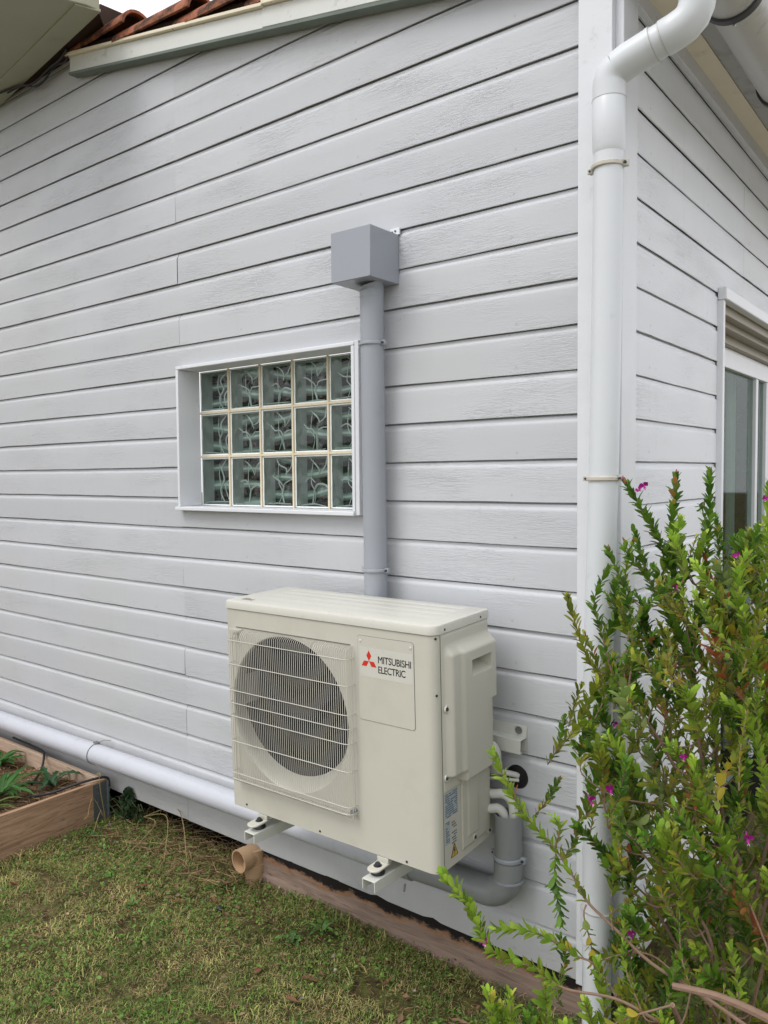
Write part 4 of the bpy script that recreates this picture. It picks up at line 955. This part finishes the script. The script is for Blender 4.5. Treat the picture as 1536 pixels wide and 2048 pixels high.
o_ = len(m.v); m.v += m2.v; m.f += [tuple(i+o_ for i in f_) for f_ in m2.f]; m.c += m2.c; m.mi += m2.mi
tag(m.build('straw', M['dry']), 'dry straw and bent stalks lying on the lawn and under the siding', kind='stuff')
m = straw(2200, (-3.9, -2.42, -1.5, -.09), (.015, .07), .125, None, .0016)
tag(m.build('mulch', M['dry']), 'pale straw mulch over the soil of the raised bed', kind='stuff')
def frag(N, box, keep):
    m = MB(); rr = random.Random(77)
    for _ in range(N):
        x = rr.uniform(box[0], box[1]); y = rr.uniform(box[2], box[3])
        if not keep(x, y, rr): continue
        s_ = rr.uniform(.004, .013); a = rr.uniform(0, 6.3); q = rr.uniform(.5, 1.4); c = rr.choice([(.24*q, .14*q, .08*q), (.33*q, .23*q, .14*q), (.15*q, .08*q, .05*q), (.30*q, .27*q, .22*q)])
        u = Vector((math.cos(a), math.sin(a), rr.uniform(-.4, .4))); v = Vector((-u.y, u.x, rr.uniform(-.5, .5))); p = Vector((x, y, float(gh(x, y))+rr.uniform(.006, .02)))
        m.add([p-u*s_, p-v*s_*rr.uniform(.3, .7), p+u*s_, p+v*s_*rr.uniform(.3, .7)+Vector((0, 0, s_*.4))], [(0, 1, 2), (0, 2, 3)], c)
    return m
m = frag(1500, (-2.36, .1, -1.2, .06), lambda x, y, rr: rr.random() < .12+.55*max(0, min(1, (y+.40)/.35))+.25*(math.sin(x*7+1)*math.sin(y*9) > .35))
tag(m.build('leaf_litter', M['dry'], recalc=False), 'crumbled brown leaf litter between the grass, thickest along the wall', kind='stuff')
# fallen leaves
def dead_leaf(seed, size):
    rr = random.Random(seed); m = MB(); n = 5; vs = []
    curl = rr.uniform(.3, 1.1); bend = rr.uniform(-.6, .8)
    for i in range(n+1):
        t = i/n; w_ = math.sin(math.pi*min(1, t*.92+.06))**.8*.32
        for v in (-1, -.5, 0, .5, 1): vs.append(((t-.5)*size, v*w_*size*(1-.3*curl*abs(v))+rr.uniform(-.03, .03)*size, size*(.28*curl*abs(v)**1.5*w_*2+bend*.25*(t-.5)**2*2)+.002))
    q = rr.uniform(.7, 1.25); c = rr.choice([(.23*q, .12*q, .07*q), (.30*q, .19*q, .12*q), (.17*q, .075*q, .045*q)])
    m.add(vs, [(i*5+j, i*5+j+1, (i+1)*5+j+1, (i+1)*5+j) for i in range(n) for j in range(4)], c)
    m.tube([(-size*.5, 0, .003), (-size*.72, .004, .006)], .0008, 4, False, c); return m
LEAVES = [(-2.19,-.16,.05,'large curled tan leaf near the foot of the raised bed hinge'),(-2.02,-.14,.045,'orange brown leaf under the left end of the long pipe'),(-2.13,-.62,.05,'upright brown leaf on the open lawn below the raised bed'),
 (-1.72,-.33,.05,'flat tan leaf on green ground cover left of the sand pipe'),(-1.53,-.30,.055,'broad pale brown leaf just below the sand pipe'),(-1.44,-.22,.04,'small curled leaf touching the left end of the plank'),
 (-1.62,-.12,.04,'folded grey brown leaf between sand pipe and siding'),(-1.15,-.17,.035,'small leaf beside the plank below the left bracket arm'),(-1.0,-.40,.045,'curled leaf on lawn below the middle of the unit'),
 (-.82,-.36,.06,'dark reddish dead leaf near the middle of the plank foot'),(-.80,-.46,.04,'fuzzy orange brown leaf below the dark red one'),(-.62,-.22,.035,'tan leaf lying close to the plank right half'),
 (-.50,-.32,.04,'grey brown leaf on ground cover near the bottom edge'),(-2.30,-.75,.06,'long curled brown leaf at the left frame edge below the bed'),(-1.90,-.52,.035,'pale leaf in yellow grass at lower left'),
 (-1.28,-.30,.035,'small red brown leaf near the black stone'),(-1.36,-.72,.03,'tiny pale leaf in the lower middle of the lawn'),(-.95,-.16,.035,'curled leaf leaning on the plank near its middle'),
 (-.36,-.22,.05,'brown leaf in the shade of the shrub sprouts'),(-1.82,-.24,.04,'orange leaf on clover midway between bed and sand pipe')]
for i, (x, y, sz, lab) in enumerate(LEAVES):
    o = dead_leaf(i, sz).build('fallen_leaf', M['dry']); o.location = (x, y, gh(x, y)+.014); o.rotation_euler = (random.uniform(-.3, .3), random.uniform(-.3, .3), random.uniform(0, 6.3)); tag(o, lab, 'leaf', 'fallen leaves on the lawn')
def stone(seed, s_):
    bm = bmesh.new(); bmesh.ops.create_icosphere(bm, subdivisions=3, radius=s_); rr = random.Random(seed)
    ph = [rr.uniform(0, 6) for _ in range(6)]
    for v in bm.verts:
        d = v.co.normalized(); v.co *= 1+.16*math.sin(3*d.x+ph[0])+.12*math.sin(4*d.y+ph[1])+.08*math.sin(7*d.z+ph[2]); v.co.z *= .7
    me = bpy.data.meshes.new('stone'); bm.to_mesh(me); bm.free(); me.polygons.foreach_set('use_smooth', [True]*len(me.polygons)); return me
for x, y, s_, mt, lab in ((-1.38, -.235, .016, 'stone', 'black lump of stone on the lawn below the sand coloured pipe'), (-.86, -.20, .008, 'stone_pale', 'pale pebble near the plank foot'), (-.80, -.26, .007, 'stone_pale', 'small pinkish pebble beside the dark red leaf')):
    me = stone(int(s_*1000), s_); me.materials.append(M[mt]); o = bpy.data.objects.new('stone', me); COL.objects.link(o); o.location = (x, y, gh(x, y)+s_*.5); tag(o, lab, 'stone')
# rosette weeds
def rosette(n, L_, w_, c, seed, lob=0, up=.5):
    rr = random.Random(seed); m = MB()
    for i in range(n):
        a = i*2.4+rr.uniform(-.3, .3); l_ = L_*rr.uniform(.6, 1.15); q = rr.uniform(.7, 1.3); cc = tuple(x*q for x in c); vs = []; K = 9; el = rr.uniform(.25, up+.25)
        d = Vector((math.cos(a), math.sin(a), 0)); s_ = Vector((-d.y, d.x, 0))
        for k_ in range(K+1):
            t = k_/K; ww = w_*(.25+.75*math.sin(math.pi*min(1, t*.85+.08)))*(1-.9*(t > .98))
            if lob: ww *= (1 if k_ % 2 else 1-lob)
            p = d*l_*t + Vector((0, 0, l_*(el*math.sin(t*2.2)*.8)+.003)); vs += [p-s_*ww+Vector((0, 0, ww*.35)), p, p+s_*ww+Vector((0, 0, ww*.35))]
        m.add(vs, [(3*k_+j, 3*k_+j+1, 3*k_+4+j, 3*k_+3+j) for k_ in range(K) for j in range(2)], cc)
    return m
for i, (x, y, z, nn2, L_, w_, lob, c, lab) in enumerate((
  (-2.72, -.38, .13, 26, .21, .014, .35, (.06, .17, .035), 'large dandelion like weed spreading in the middle of the raised bed'),
  (-2.66, -.17, .13, 11, .15, .017, .5, (.05, .13, .055), 'blue green toothed weed by the back board of the raised bed'),
  (-3.12, -.20, .13, 30, .12, .012, 0, (.05, .16, .03), 'dense green weed at the far left in the raised bed'),
  (-2.60, -.52, .13, 18, .16, .009, 0, (.12, .17, .04), 'thin leaved weed near the front board of the raised bed'),
  (-1.92, -.35, 0, 9, .05, .006, .2, (.12, .26, .05), 'bright green weed on the lawn between bed and sand pipe'),
  (-1.66, -.42, 0, 8, .04, .006, 0, (.13, .27, .06), 'bright chickweed tuft on the lawn below the sand pipe'),
  (-.98, -.13, 0, 7, .055, .007, .2, (.10, .22, .05), 'upright green seedling against the plank below the right arm'),
  (-1.03, -.22, 0, 7, .045, .007, 0, (.08, .17, .05), 'broad leaved weed on the lawn near the plank middle'),
  (-1.50, -.14, 0, 8, .045, .005, 0, (.09, .19, .04), 'small green weed growing at the mouth of the sand pipe'),
  (-.70, -.52, 0, 7, .04, .008, .3, (.10, .2, .06), 'light green lobed weed near the bottom edge of the lawn'),
  (-2.28, -.20, 0, 10, .06, .006, 0, (.07, .16, .04), 'green tuft at the foot of the bed front board'))):
    o = rosette(nn2, L_, w_, c, 30+i, lob, .3 if z else .5).build('weed', M['leaf']); o.location = (x, y, z); tag(o, lab, 'weed')
# dark ivy like plant in the gap between bed and wall
m = MB(); rr = random.Random(12)
for i in range(260):
    a = rr.uniform(0, 6.3); h = rr.uniform(0, 1); r_ = rr.uniform(0, .10)*(1.15-h); c = Vector((-.0+math.cos(a)*r_*1.0, math.sin(a)*r_*.35, .02+h*.15)); s_ = rr.uniform(.007, .014); q = rr.uniform(.4, 1.2)
    n1 = Vector((rr.uniform(-1, 1), rr.uniform(-1, .2), rr.uniform(.2, 1))).normalized(); u = n1.cross(Vector((0, 0, 1))).normalized(); w_ = n1.cross(u)
    m.add([c-u*s_, c-u*s_*.3+w_*s_*.7, c+u*s_*.6+w_*s_*.4, c+u*s_*1.1, c+u*s_*.6-w_*s_*.4, c-u*s_*.3-w_*s_*.7], [(0, 1, 2, 3), (0, 3, 4, 5)], (.03*q, .065*q, .025*q))
for i in range(26):
    a = rr.uniform(0, 6.3); l_ = rr.uniform(.08, .2); d = Vector((math.cos(a)*.7, math.sin(a)*.35-.15, 1)).normalized(); p = Vector((rr.uniform(-.08, .08), rr.uniform(-.03, .03), 0))
    bnd = Vector((d.x, d.y, -.5))*l_*.6; m.tube([p, p+d*l_*.5, p+d*l_+bnd*.25, p+d*l_*1.1+bnd*.8], [.0018, .0022, .0016, .0004], 4, False, rr.choice([(.06, .12, .04), (.10, .13, .05), (.2, .14, .08)]))
o = m.build('weed', M['leaf']); o.location = (-2.26, -.02, .0); tag(o, 'dark leafy weed with long grass arching between bed hinge and siding', 'weed')
m = MB()
for (a, b, c_) in (((-.0, 0, 0), (-.02, -.05, .13), (.03, -.11, .08)), ((.0, .0, 0), (-.01, -.02, .16), (-.015, -.02, .24)), ((0, .0, 0), (.04, -.05, .09), (.09, -.12, .03))):
    m.tube(smooth_path([a, b, c_], 6), .0016, 5, True, (.34, .25, .12))
for (c0, k_) in (((.03, -.11, .08), 6), ((-.015, -.02, .24), 5)):
    for j in range(k_):
        d = Vector((rr.uniform(-.5, .5), rr.uniform(-.5, .5), rr.uniform(-1, .1))).normalized()*.022; p = Vector(c0); m.tube([p, p+d*.5, p+d], [.0006, .0028, .0004], 5, True, (.36, .27, .13))
o = m.build('dry_grass_stalk', M['dry']); o.location = (-2.33, -.09, .01); tag(o, 'dry seed stalks leaning on the larch board beside the hinge', 'stalk')
m = MB()
for (a, b, c_) in (((0, 0, .0), (.20, -.02, .06), (.42, -.20, .0)), ((0, .0, 0), (.25, .0, .10), (.50, -.15, .02)), ((0, 0, 0), (.2, -.08, .05), (.25, -.25, .0))):
    m.tube(smooth_path([a, b, c_], 8), [.002]*17, 5, True, (.32, .24, .12)) if 0 else m.tube(smooth_path([a, b, c_], 8), .0019, 5, True, (.32, .24, .12))
o = m.build('dry_grass_stalk', M['dry']); o.location = (-2.18, .0, .05); tag(o, 'long tan stalks bent over the lawn below the siding', 'stalk')

# ------------------------------------------------------------------ flowering shrub
shrub = empty('flowering_shrub', (.367, -.104, 0), 'milkwort shrub with magenta flowers in front of the house corner', 'shrub', rot=(0, 0, .6616))
PATHS = {'S2': [(-0.138, -0.272, 0.394), (-0.166, -0.223, 0.57), (-0.184, -0.201, 0.628), (-0.25, -0.177, 0.714), (-0.282, -0.175, 0.746), (-0.346, -0.172, 0.817), (-0.363, -0.171, 0.833)], 'S2b': [(-0.357, -0.171, 0.824), (-0.326, -0.191, 0.836), (-0.285, -0.211, 0.829)], 'S3': [(-0.133, -0.387, 0.501), (-0.236, -0.334, 0.554), (-0.318, -0.283, 0.583), (-0.379, -0.231, 0.625), (-0.426, -0.199, 0.662), (-0.444, -0.176, 0.715), (-0.483, -0.154, 0.766), (-0.533, -0.132, 0.817), (-0.575, -0.119, 0.88), (-0.612, -0.104, 0.965)], 'S3b': [(-0.426, -0.199, 0.662), (-0.433, -0.21, 0.646), (-0.423, -0.222, 0.599), (-0.419, -0.265, 0.54)], 'S3c': [(-0.48, -0.154, 0.76), (-0.485, -0.157, 0.695), (-0.471, -0.162, 0.597)], 'S3d': [(-0.483, -0.154, 0.766), (-0.473, -0.152, 0.804), (-0.484, -0.151, 0.831)], 'S3e': [(-0.379, -0.231, 0.625), (-0.379, -0.219, 0.656), (-0.368, -0.219, 0.661)], 'S4': [(-0.11, -0.123, 0.781), (-0.17, -0.121, 0.834), (-0.275, -0.15, 0.858), (-0.357, -0.168, 0.887), (-0.426, -0.166, 0.933), (-0.425, -0.164, 0.968)], 'S5': [(-0.053, -0.097, 0.705), (-0.097, -0.094, 0.773), (-0.159, -0.09, 0.841), (-0.231, -0.084, 0.966), (-0.295, -0.08, 1.068), (-0.337, -0.077, 1.125), (-0.387, -0.075, 1.159), (-0.437, -0.068, 1.3)], 'S5b': [(-0.337, -0.077, 1.125), (-0.356, -0.063, 1.202), (-0.369, -0.049, 1.291), (-0.34, -0.046, 1.359)], 'S5c': [(-0.303, -0.079, 1.079), (-0.288, -0.054, 1.176), (-0.289, -0.029, 1.287), (-0.334, -0.024, 1.403)], 'S5d': [(-0.231, -0.084, 0.966), (-0.212, -0.062, 1.016), (-0.223, -0.06, 1.062)], 'S6': [(-0.033, -0.031, 0.624), (-0.075, -0.014, 0.761), (-0.109, -0.006, 0.926), (-0.133, 0.003, 1.126), (-0.173, 0.018, 1.231), (-0.216, 0.033, 1.324), (-0.254, 0.039, 1.444)], 'S6b': [(-0.109, -0.006, 0.926), (-0.109, 0.045, 1.152), (-0.082, 0.07, 1.269), (-0.058, 0.087, 1.402), (-0.051, 0.095, 1.579)], 'S6c': [(-0.117, 0.023, 1.121), (-0.138, 0.05, 1.273), (-0.185, 0.057, 1.418), (-0.268, 0.064, 1.557)], 'S6d': [(-0.117, 0.047, 1.212), (-0.148, 0.076, 1.391), (-0.137, 0.085, 1.573)], 'S6e': [(-0.216, 0.033, 1.324), (-0.27, 0.036, 1.384), (-0.275, 0.037, 1.414)], 'S7': [(-0.163, -0.39, 0.435), (-0.326, -0.366, 0.527), (-0.404, -0.335, 0.546), (-0.495, -0.304, 0.552), (-0.551, -0.284, 0.57), (-0.617, -0.253, 0.582), (-0.64, -0.232, 0.607), (-0.675, -0.219, 0.664), (-0.736, -0.196, 0.733)], 'S8': [(-0.389, -0.286, 0.523), (-0.429, -0.264, 0.566), (-0.462, -0.253, 0.581), (-0.512, -0.242, 0.612), (-0.562, -0.231, 0.627), (-0.628, -0.221, 0.624)], 'S9': [(-0.205, -0.306, 0.514), (-0.257, -0.284, 0.562), (-0.311, -0.263, 0.589), (-0.369, -0.253, 0.587), (-0.426, -0.254, 0.567)], 'S10': [(-0.119, -0.484, 0.572), (-0.162, -0.463, 0.594), (-0.239, -0.431, 0.62), (-0.316, -0.401, 0.618)], 'S11': [(-0.309, -0.384, 0.569), (-0.413, -0.366, 0.52), (-0.362, -0.387, 0.493)], 'S12': [(-0.0, 0.013, 0.49), (-0.025, 0.076, 0.77), (-0.035, 0.085, 0.955), (-0.009, 0.094, 1.14), (0.029, 0.101, 1.288), (0.055, 0.108, 1.436)], 'S13': [(0.035, -0.082, 0.603), (0.004, -0.065, 0.946), (-0.017, -0.057, 1.117), (0.019, -0.046, 1.344), (0.028, -0.036, 1.561)], 'S14': [(-0.055, 0.112, 1.511), (-0.068, 0.111, 1.486)]}
PATHS.update({'S15': [(-0.244, -0.092, 0.797), (-0.295, -0.11, 0.851), (-0.35, -0.127, 0.92), (-0.402, -0.134, 0.974), (-0.442, -0.143, 0.988)], 'S15b': [(-0.295, -0.11, 0.851), (-0.327, -0.106, 0.94), (-0.36, -0.101, 1.03), (-0.379, -0.098, 1.091)], 'S15c': [(-0.35, -0.127, 0.92), (-0.385, -0.113, 0.989), (-0.41, -0.122, 1.025)],
 'S16': [(-0.266, -0.13, 0.633), (-0.335, -0.137, 0.705), (-0.387, -0.144, 0.76), (-0.425, -0.143, 0.793), (-0.436, -0.142, 0.812)], 'S17': [(-0.213, -0.069, 0.879), (-0.24, -0.043, 0.998), (-0.27, -0.029, 1.077), (-0.276, -0.015, 1.167)],
 'S18': [(-0.187, -0.262, 0.6), (-0.238, -0.257, 0.703), (-0.264, -0.242, 0.801), (-0.265, -0.229, 0.869)], 'S19': [(-0.102, -0.33, 0.641), (-0.142, -0.315, 0.754), (-0.182, -0.29, 0.844), (-0.213, -0.267, 0.916), (-0.22, -0.243, 0.99)],
 'S20': [(-0.052, -0.272, 0.813), (-0.081, -0.265, 0.955), (-0.101, -0.24, 1.061), (-0.143, -0.218, 1.107)], 'S21': [(-0.004, -0.213, 0.998), (-0.051, -0.197, 1.121), (-0.082, -0.171, 1.254), (-0.088, -0.145, 1.38)]})
STY = {  # start fraction, spacing (m), leaf length, colour key, tip kind
 'S2': (.86, .006, .030, 'pale', 0), 'S2b': (.1, .008, .030, 'pale', 0), 'S3': (.50, .0052, .022, 'bright', 0), 'S3b': (.2, .006, .020, 'yell', 0), 'S3c': (.05, .0036, .021, 'green', 0),
 'S3d': (.1, .0036, .019, 'bright', 0), 'S3e': (.2, .005, .018, 'yell', 0), 'S4': (.93, .005, .026, 'yell', 0), 'S5': (.58, .0052, .022, 'olive', 2), 'S5b': (.08, .0050, .022, 'green', 2), 'S5c': (.15, .0050, .022, 'green', 2),
 'S5d': (.3, .008, .024, 'red', 0), 'S6': (.52, .0042, .022, 'green', 0), 'S6b': (.18, .0038, .024, 'green', 2), 'S6c': (.2, .0036, .023, 'green', 1), 'S6d': (.2, .0036, .024, 'green', 1), 'S6e': (.1, .004, .022, 'green', 0),
 'S7': (.52, .0034, .024, 'bright', 0), 'S8': (.30, .0048, .023, 'bright', 0), 'S9': (.75, .007, .022, 'yell', 0), 'S10': (2, 1, 1, 'green', 0), 'S11': (.3, .006, .02, 'yell', 0), 'S12': (.35, .0046, .022, 'olive', 0), 'S13': (.35, .0046, .022, 'bright', 0), 'S14': (.1, .004, .022, 'green', 0),
 'S15': (.15, .0032, .023, 'green', 0), 'S15b': (.2, .0034, .023, 'green', 0), 'S15c': (.1, .0032, .022, 'bright', 0), 'S16': (.2, .0034, .021, 'green', 0), 'S17': (.1, .0036, .023, 'green', 0), 'S18': (.15, .0038, .024, 'bright', 0), 'S19': (.2, .0038, .025, 'bright', 0), 'S20': (.15, .004, .024, 'bright', 0), 'S21': (.15, .0038, .024, 'bright', 2)}
PAL = dict(green=[(.11, .22, .022), (.15, .28, .03), (.065, .15, .02)], bright=[(.26, .40, .04), (.20, .34, .035), (.33, .46, .06)], olive=[(.22, .27, .03), (.16, .22, .03), (.30, .32, .04)],
           yell=[(.42, .34, .04), (.30, .30, .05), (.20, .26, .05)], pale=[(.24, .32, .10), (.18, .27, .07), (.28, .35, .12)], red=[(.42, .12, .05), (.40, .20, .06), (.2, .2, .05)])
fol = MB(); wood = MB(); srr = random.Random(21)
def leaf(p, d, up, L_, w_, c, fold=.25, curl=.15):
    d = d.normalized(); s_ = d.cross(up)
    if s_.length < 1e-4: s_ = Vector((1, 0, 0))
    s_.normalize(); nrm = s_.cross(d).normalized(); vs = []
    for t, ww in ((.0, 0), (.28, .72), (.58, 1.0), (.84, .78), (1.0, 0)):
        q = p + d*L_*t + nrm*(curl*L_*t*t)
        if ww: vs += [q-s_*w_*ww+nrm*fold*w_*ww, q, q+s_*w_*ww+nrm*fold*w_*ww]
        else: vs += [q]
    fol.add(vs, [(0, 2, 1), (0, 3, 2), (1, 2, 5, 4), (2, 3, 6, 5), (4, 5, 8, 7), (5, 6, 9, 8), (7, 8, 10), (8, 9, 10)], c)
def leafy(path, sp, L_, key, rr, tip=0, f0=0, widen=1.0):
    P = [Vector(p) for p in path]; seg = [(P[i+1]-P[i]).length for i in range(len(P)-1)]; tot = sum(seg); s0 = tot*f0; ang = rr.uniform(0, 6)
    s_ = s0
    while s_ < tot:
        a = s_; i = 0
        while i < len(seg)-1 and a > seg[i]: a -= seg[i]; i += 1
        t = a/seg[i]; p = P[i].lerp(P[i+1], min(t, 1)); T = (P[i+1]-P[i]).normalized(); ref = Vector((0, 0, 1)) if abs(T.z) < .95 else Vector((1, 0, 0))
        u = T.cross(ref).normalized(); v = T.cross(u); ang += 2.39996
        rad = u*math.cos(ang)+v*math.sin(ang); fr_ = (s_-s0)/(tot-s0+1e-6); near = max(0, 1-(tot-s_)/.03)
        spread = (rr.uniform(.6, 1.25) if fr_ < .85 else rr.uniform(.3, .8))
        d = T*1.0+rad*spread + Vector((0, 0, .12)); l_ = L_*1.26*rr.uniform(.65, 1.25)*(1-.38*near)
        kk = key
        if fr_ < .35 and rr.random() < .35 and key in ('green', 'bright'): kk = 'olive'
        if rr.random() < .03: kk = 'yell'
        elif rr.random() < .012: kk = 'red'
        c = rr.choice(PAL[kk]); q = rr.uniform(.75, 1.25)*(1+.55*near*(key in ('green', 'bright', 'olive')))
        leaf(p, d, -rad, l_, l_*.19*widen*rr.uniform(.85, 1.2), tuple(min(.6, x*q) for x in c), .3, rr.uniform(-.25, .12))
        s_ += sp*rr.uniform(.7, 1.4)*(1 if fr_ > .3 else 1.35)
    if tip:
        T = (P[-1]-P[-2]).normalized()
        for _ in range(7 if tip == 1 else 5):
            d = (T+Vector((rr.uniform(-.6, .6), rr.uniform(-.6, .6), rr.uniform(-.2, .6)))).normalized(); p = P[-1]+T*rr.uniform(-.01, .004)
            c = (.36, .10, .17) if tip == 1 else (.24, .20, .06); q = rr.uniform(.6, 1.2); cc = tuple(x*q for x in c)
            fol.tube([p, p+d*.007, p+d*.014], [.001, .0034, .0006], 6, True, cc)
SMP = {}
for key, pts in PATHS.items():
    jit = [Vector(p)+Vector((srr.uniform(-.004, .004),)*3)*(0 < i < len(pts)-1) for i, p in enumerate(pts)]
    sp = smooth_path(jit, 5); SMP[key] = sp; n_ = len(sp)
    r0 = {'S10': .0095, 'S5': .0052, 'S6': .0055, 'S2': .0045, 'S3': .0042, 'S12': .005, 'S13': .005, 'S4': .0030, 'S9': .0024, 'S7': .0035, 'S8': .0026}.get(key, .0022); r1 = .006 if key == 'S10' else .0011
    wood.tube(sp, [r0+(r1-r0)*i/(n_-1) for i in range(n_)], 7)
    f0, spc, ll, ck, tp = STY[key]
    if f0 < 1: leafy(sp, spc*.8, ll, ck, srr, tp, f0, 1.5 if ck in ('pale', 'yell') else 1.12)
# main limbs from the ground to the branch bases
root = Vector((0, .02, -.02))
for key in ('S2', 'S3', 'S5', 'S6', 'S7', 'S10', 'S12', 'S13', 'S4', 'S8', 'S9', 'S11', 'S15', 'S16', 'S17', 'S18', 'S19', 'S20', 'S21'):
    b = Vector(PATHS[key][0]); mid = root.lerp(b, .5)+Vector((srr.uniform(-.04, .04), srr.uniform(-.04, .04), .04))
    wood.tube(smooth_path([root+Vector((srr.uniform(-.02, .02), srr.uniform(-.02, .02), 0)), mid, b], 6), [.009-.00035*i for i in range(13)] if key not in ('S9', 'S15', 'S16', 'S17', 'S18', 'S19', 'S20', 'S21', 'S4', 'S8') else .0036, 8)
cR, sR = math.cos(.6616), math.sin(.6616)
def clear_of_house(p):
    wx = p.x*cR-p.y*sR+.367; wy = p.x*sR+p.y*cR-.104
    return (wx > .035 and wy < 2) or wy < -.13
# the body of the bush: leafy shoots through its volume
def left_edge(z):                       # how far the crown reaches to the left at a height
    return float(np.interp(z, [0, .3, .55, .8, 1.0, 1.2, 1.4, 1.52], [-.36, -.40, -.36, -.41, -.42, -.36, -.27, -.10]))
anchors = [p for k_ in ('S2', 'S5', 'S6', 'S12', 'S13', 'S10', 'S7', 'S6b') for p in SMP[k_]] + [root.lerp(Vector(PATHS[k_][0]), t) for k_ in ('S2', 'S5', 'S6', 'S12', 'S13') for t in (.5, .75)]
cnt = 0; tries = 0
while cnt < 730 and tries < 34000:
    tries += 1
    z = srr.uniform(.10, 1.47); le_ = left_edge(z); x = le_ + (srr.random()**.9)*(.42-le_); y = srr.uniform(-.34, .30)*(1.0 if z < 1.0 else .8)
    if x > .42: continue
    tip_ = Vector((x, y, z))
    if not clear_of_house(tip_): continue
    d = Vector((srr.uniform(-.9, .5), srr.uniform(-.5, .4), srr.uniform(.5, 1.3))).normalized(); l_ = srr.uniform(.09, .19)
    base = tip_-d*l_
    if not clear_of_house(base) or base.z < .03: continue
    cnt += 1
    an = min(anchors, key=lambda a: (a-base).length + (.25 if a.z > base.z else 0))
    mid = base+d*l_*.5+Vector((srr.uniform(-.02, .02), srr.uniform(-.02, .02), -.012))
    sp = smooth_path([base, mid, tip_], 4)
    if (an-base).length < .11: wood.tube(smooth_path([an, an.lerp(base, .6)+Vector((0, 0, -.02)), base], 4), [.0021-.00006*i for i in range(9)], 6)
    wood.tube(sp, [.0018-.0001*i for i in range(9)], 6)
    key = srr.choices(['green', 'bright', 'olive', 'yell', 'pale', 'red'], [26, 34, 26, 5, 9, 2.5])[0]
    if y > .1 and key in ('bright', 'yell', 'pale'): key = 'green'
    leafy(sp, .0036 if key in ('green', 'bright') else .0046, srr.uniform(.014, .030), key, srr, 2 if srr.random() < .15 else 0, 0, 1.5 if key in ('pale', 'yell') else 1.12)
# low sprouts along the bottom of the view
for i, (x, y, z) in enumerate([(-.60, -.28, .50), (-.57, -.30, .47), (-.53, -.28, .52), (-.50, -.31, .46), (-.455, -.30, .50), (-.44, -.33, .45), (-.40, -.34, .50), (-.37, -.36, .46), (-.62, -.26, .46), (-.48, -.26, .42), (-.55, -.24, .44), (-.33, -.38, .52), (-.645, -.27, .50), (-.42, -.27, .56)]):
    t_ = Vector((x, y, z)); d = Vector((srr.uniform(-.5, .2), srr.uniform(-.2, .2), 1)).normalized(); sp = smooth_path([t_-d*.14, t_-d*.07+Vector((.01, 0, 0)), t_+Vector((0, 0, .02))], 4)
    wood.tube(sp, [.0022-.0001*i_ for i_ in range(9)], 6); leafy(sp, .0036, .024, srr.choice(['bright', 'green', 'bright']), srr, 0, 0, 1.15)
    wood.tube(smooth_path([sp[0], sp[0].lerp(root, .35)+Vector((0, 0, -.05)), root], 5), .0026, 6)
wood.build('branches', M['bark'], shrub); fol.build('foliage', M['leaf'], shrub)
FL = [(-0.247, 0.023, 1.539), (-0.232, 0.034, 1.548), (-0.184, -0.047, 1.321), (-0.156, -0.027, 1.338), (-0.044, -0.044, 1.388), (0.01, -0.058, 1.518), (-0.371, -0.187, 0.906), (-0.356, -0.188, 0.897), (-0.377, -0.177, 0.91), (-0.385, -0.145, 0.957), (-0.34, -0.102, 1.021), (-0.307, -0.096, 1.138), (-0.222, -0.204, 0.981), (-0.118, -0.271, 0.837), (-0.336, -0.222, 0.611), (-0.355, -0.262, 0.596), (-0.337, -0.222, 0.593), (-0.651, -0.242, 0.608), (-0.41, -0.169, 0.877), (-0.217, -0.333, 0.574)]
def flower(p, seed):
    rr = random.Random(seed+40); m = MB(); f0 = Vector((rr.uniform(-.9, .7), -1, rr.uniform(-.6, .5))).normalized()
    u = f0.cross(Vector((rr.uniform(-.6, .6), .1, 1))).normalized(); w_ = u.cross(f0)
    for sx in (-1, 1):                                   # two cupped wing petals
        op = rr.uniform(.35, .9); vs = [f0*-.004]; K = 7
        for i in range(1, K+1):
            t = i/K; wd = .0058*math.sin(math.pi*min(.93, t*.86+.04))
            c = (u*sx*op + w_*.5 + f0*.45).normalized()*.0125*t + f0*-.004; q = (w_*.8-u*sx*.3).normalized()
            vs += [c-q*wd+f0*.0018*t, c+u*sx*.0012*t, c+q*wd+f0*.0018*t]
        m.add(vs, [(0, 1, 2), (0, 2, 3)] + [(3*i+1+j, 3*i+2+j, 3*i+5+j, 3*i+4+j) for i in range(K-1) for j in range(2)])
    m.tube([w_*-.001, f0*.005-w_*.003, f0*.010-w_*.005], [.0018, .0030, .0012], 8)
    m.tube([f0*-.003, f0*-.008+w_*.002, f0*-.013+w_*.006], [.0014, .001, .0007], 5)
    m.cur = 1
    for j in range(8): m.tube([f0*.008-w_*.004, f0*.012-w_*.004+u*rr.uniform(-.003, .003)+w_*rr.uniform(-.003, .003)], .00045, 4)
    o = m.build('flower', [M['petal'], M['petal_pale']], shrub, recalc=False); o.location = p; s_ = rr.uniform(.75, 1.15); o.scale = (s_,)*3; return o
for i, p in enumerate(FL[:3] + FL[4:8] + FL[9:11] + FL[12:16] + FL[17:19]): flower(p, i)
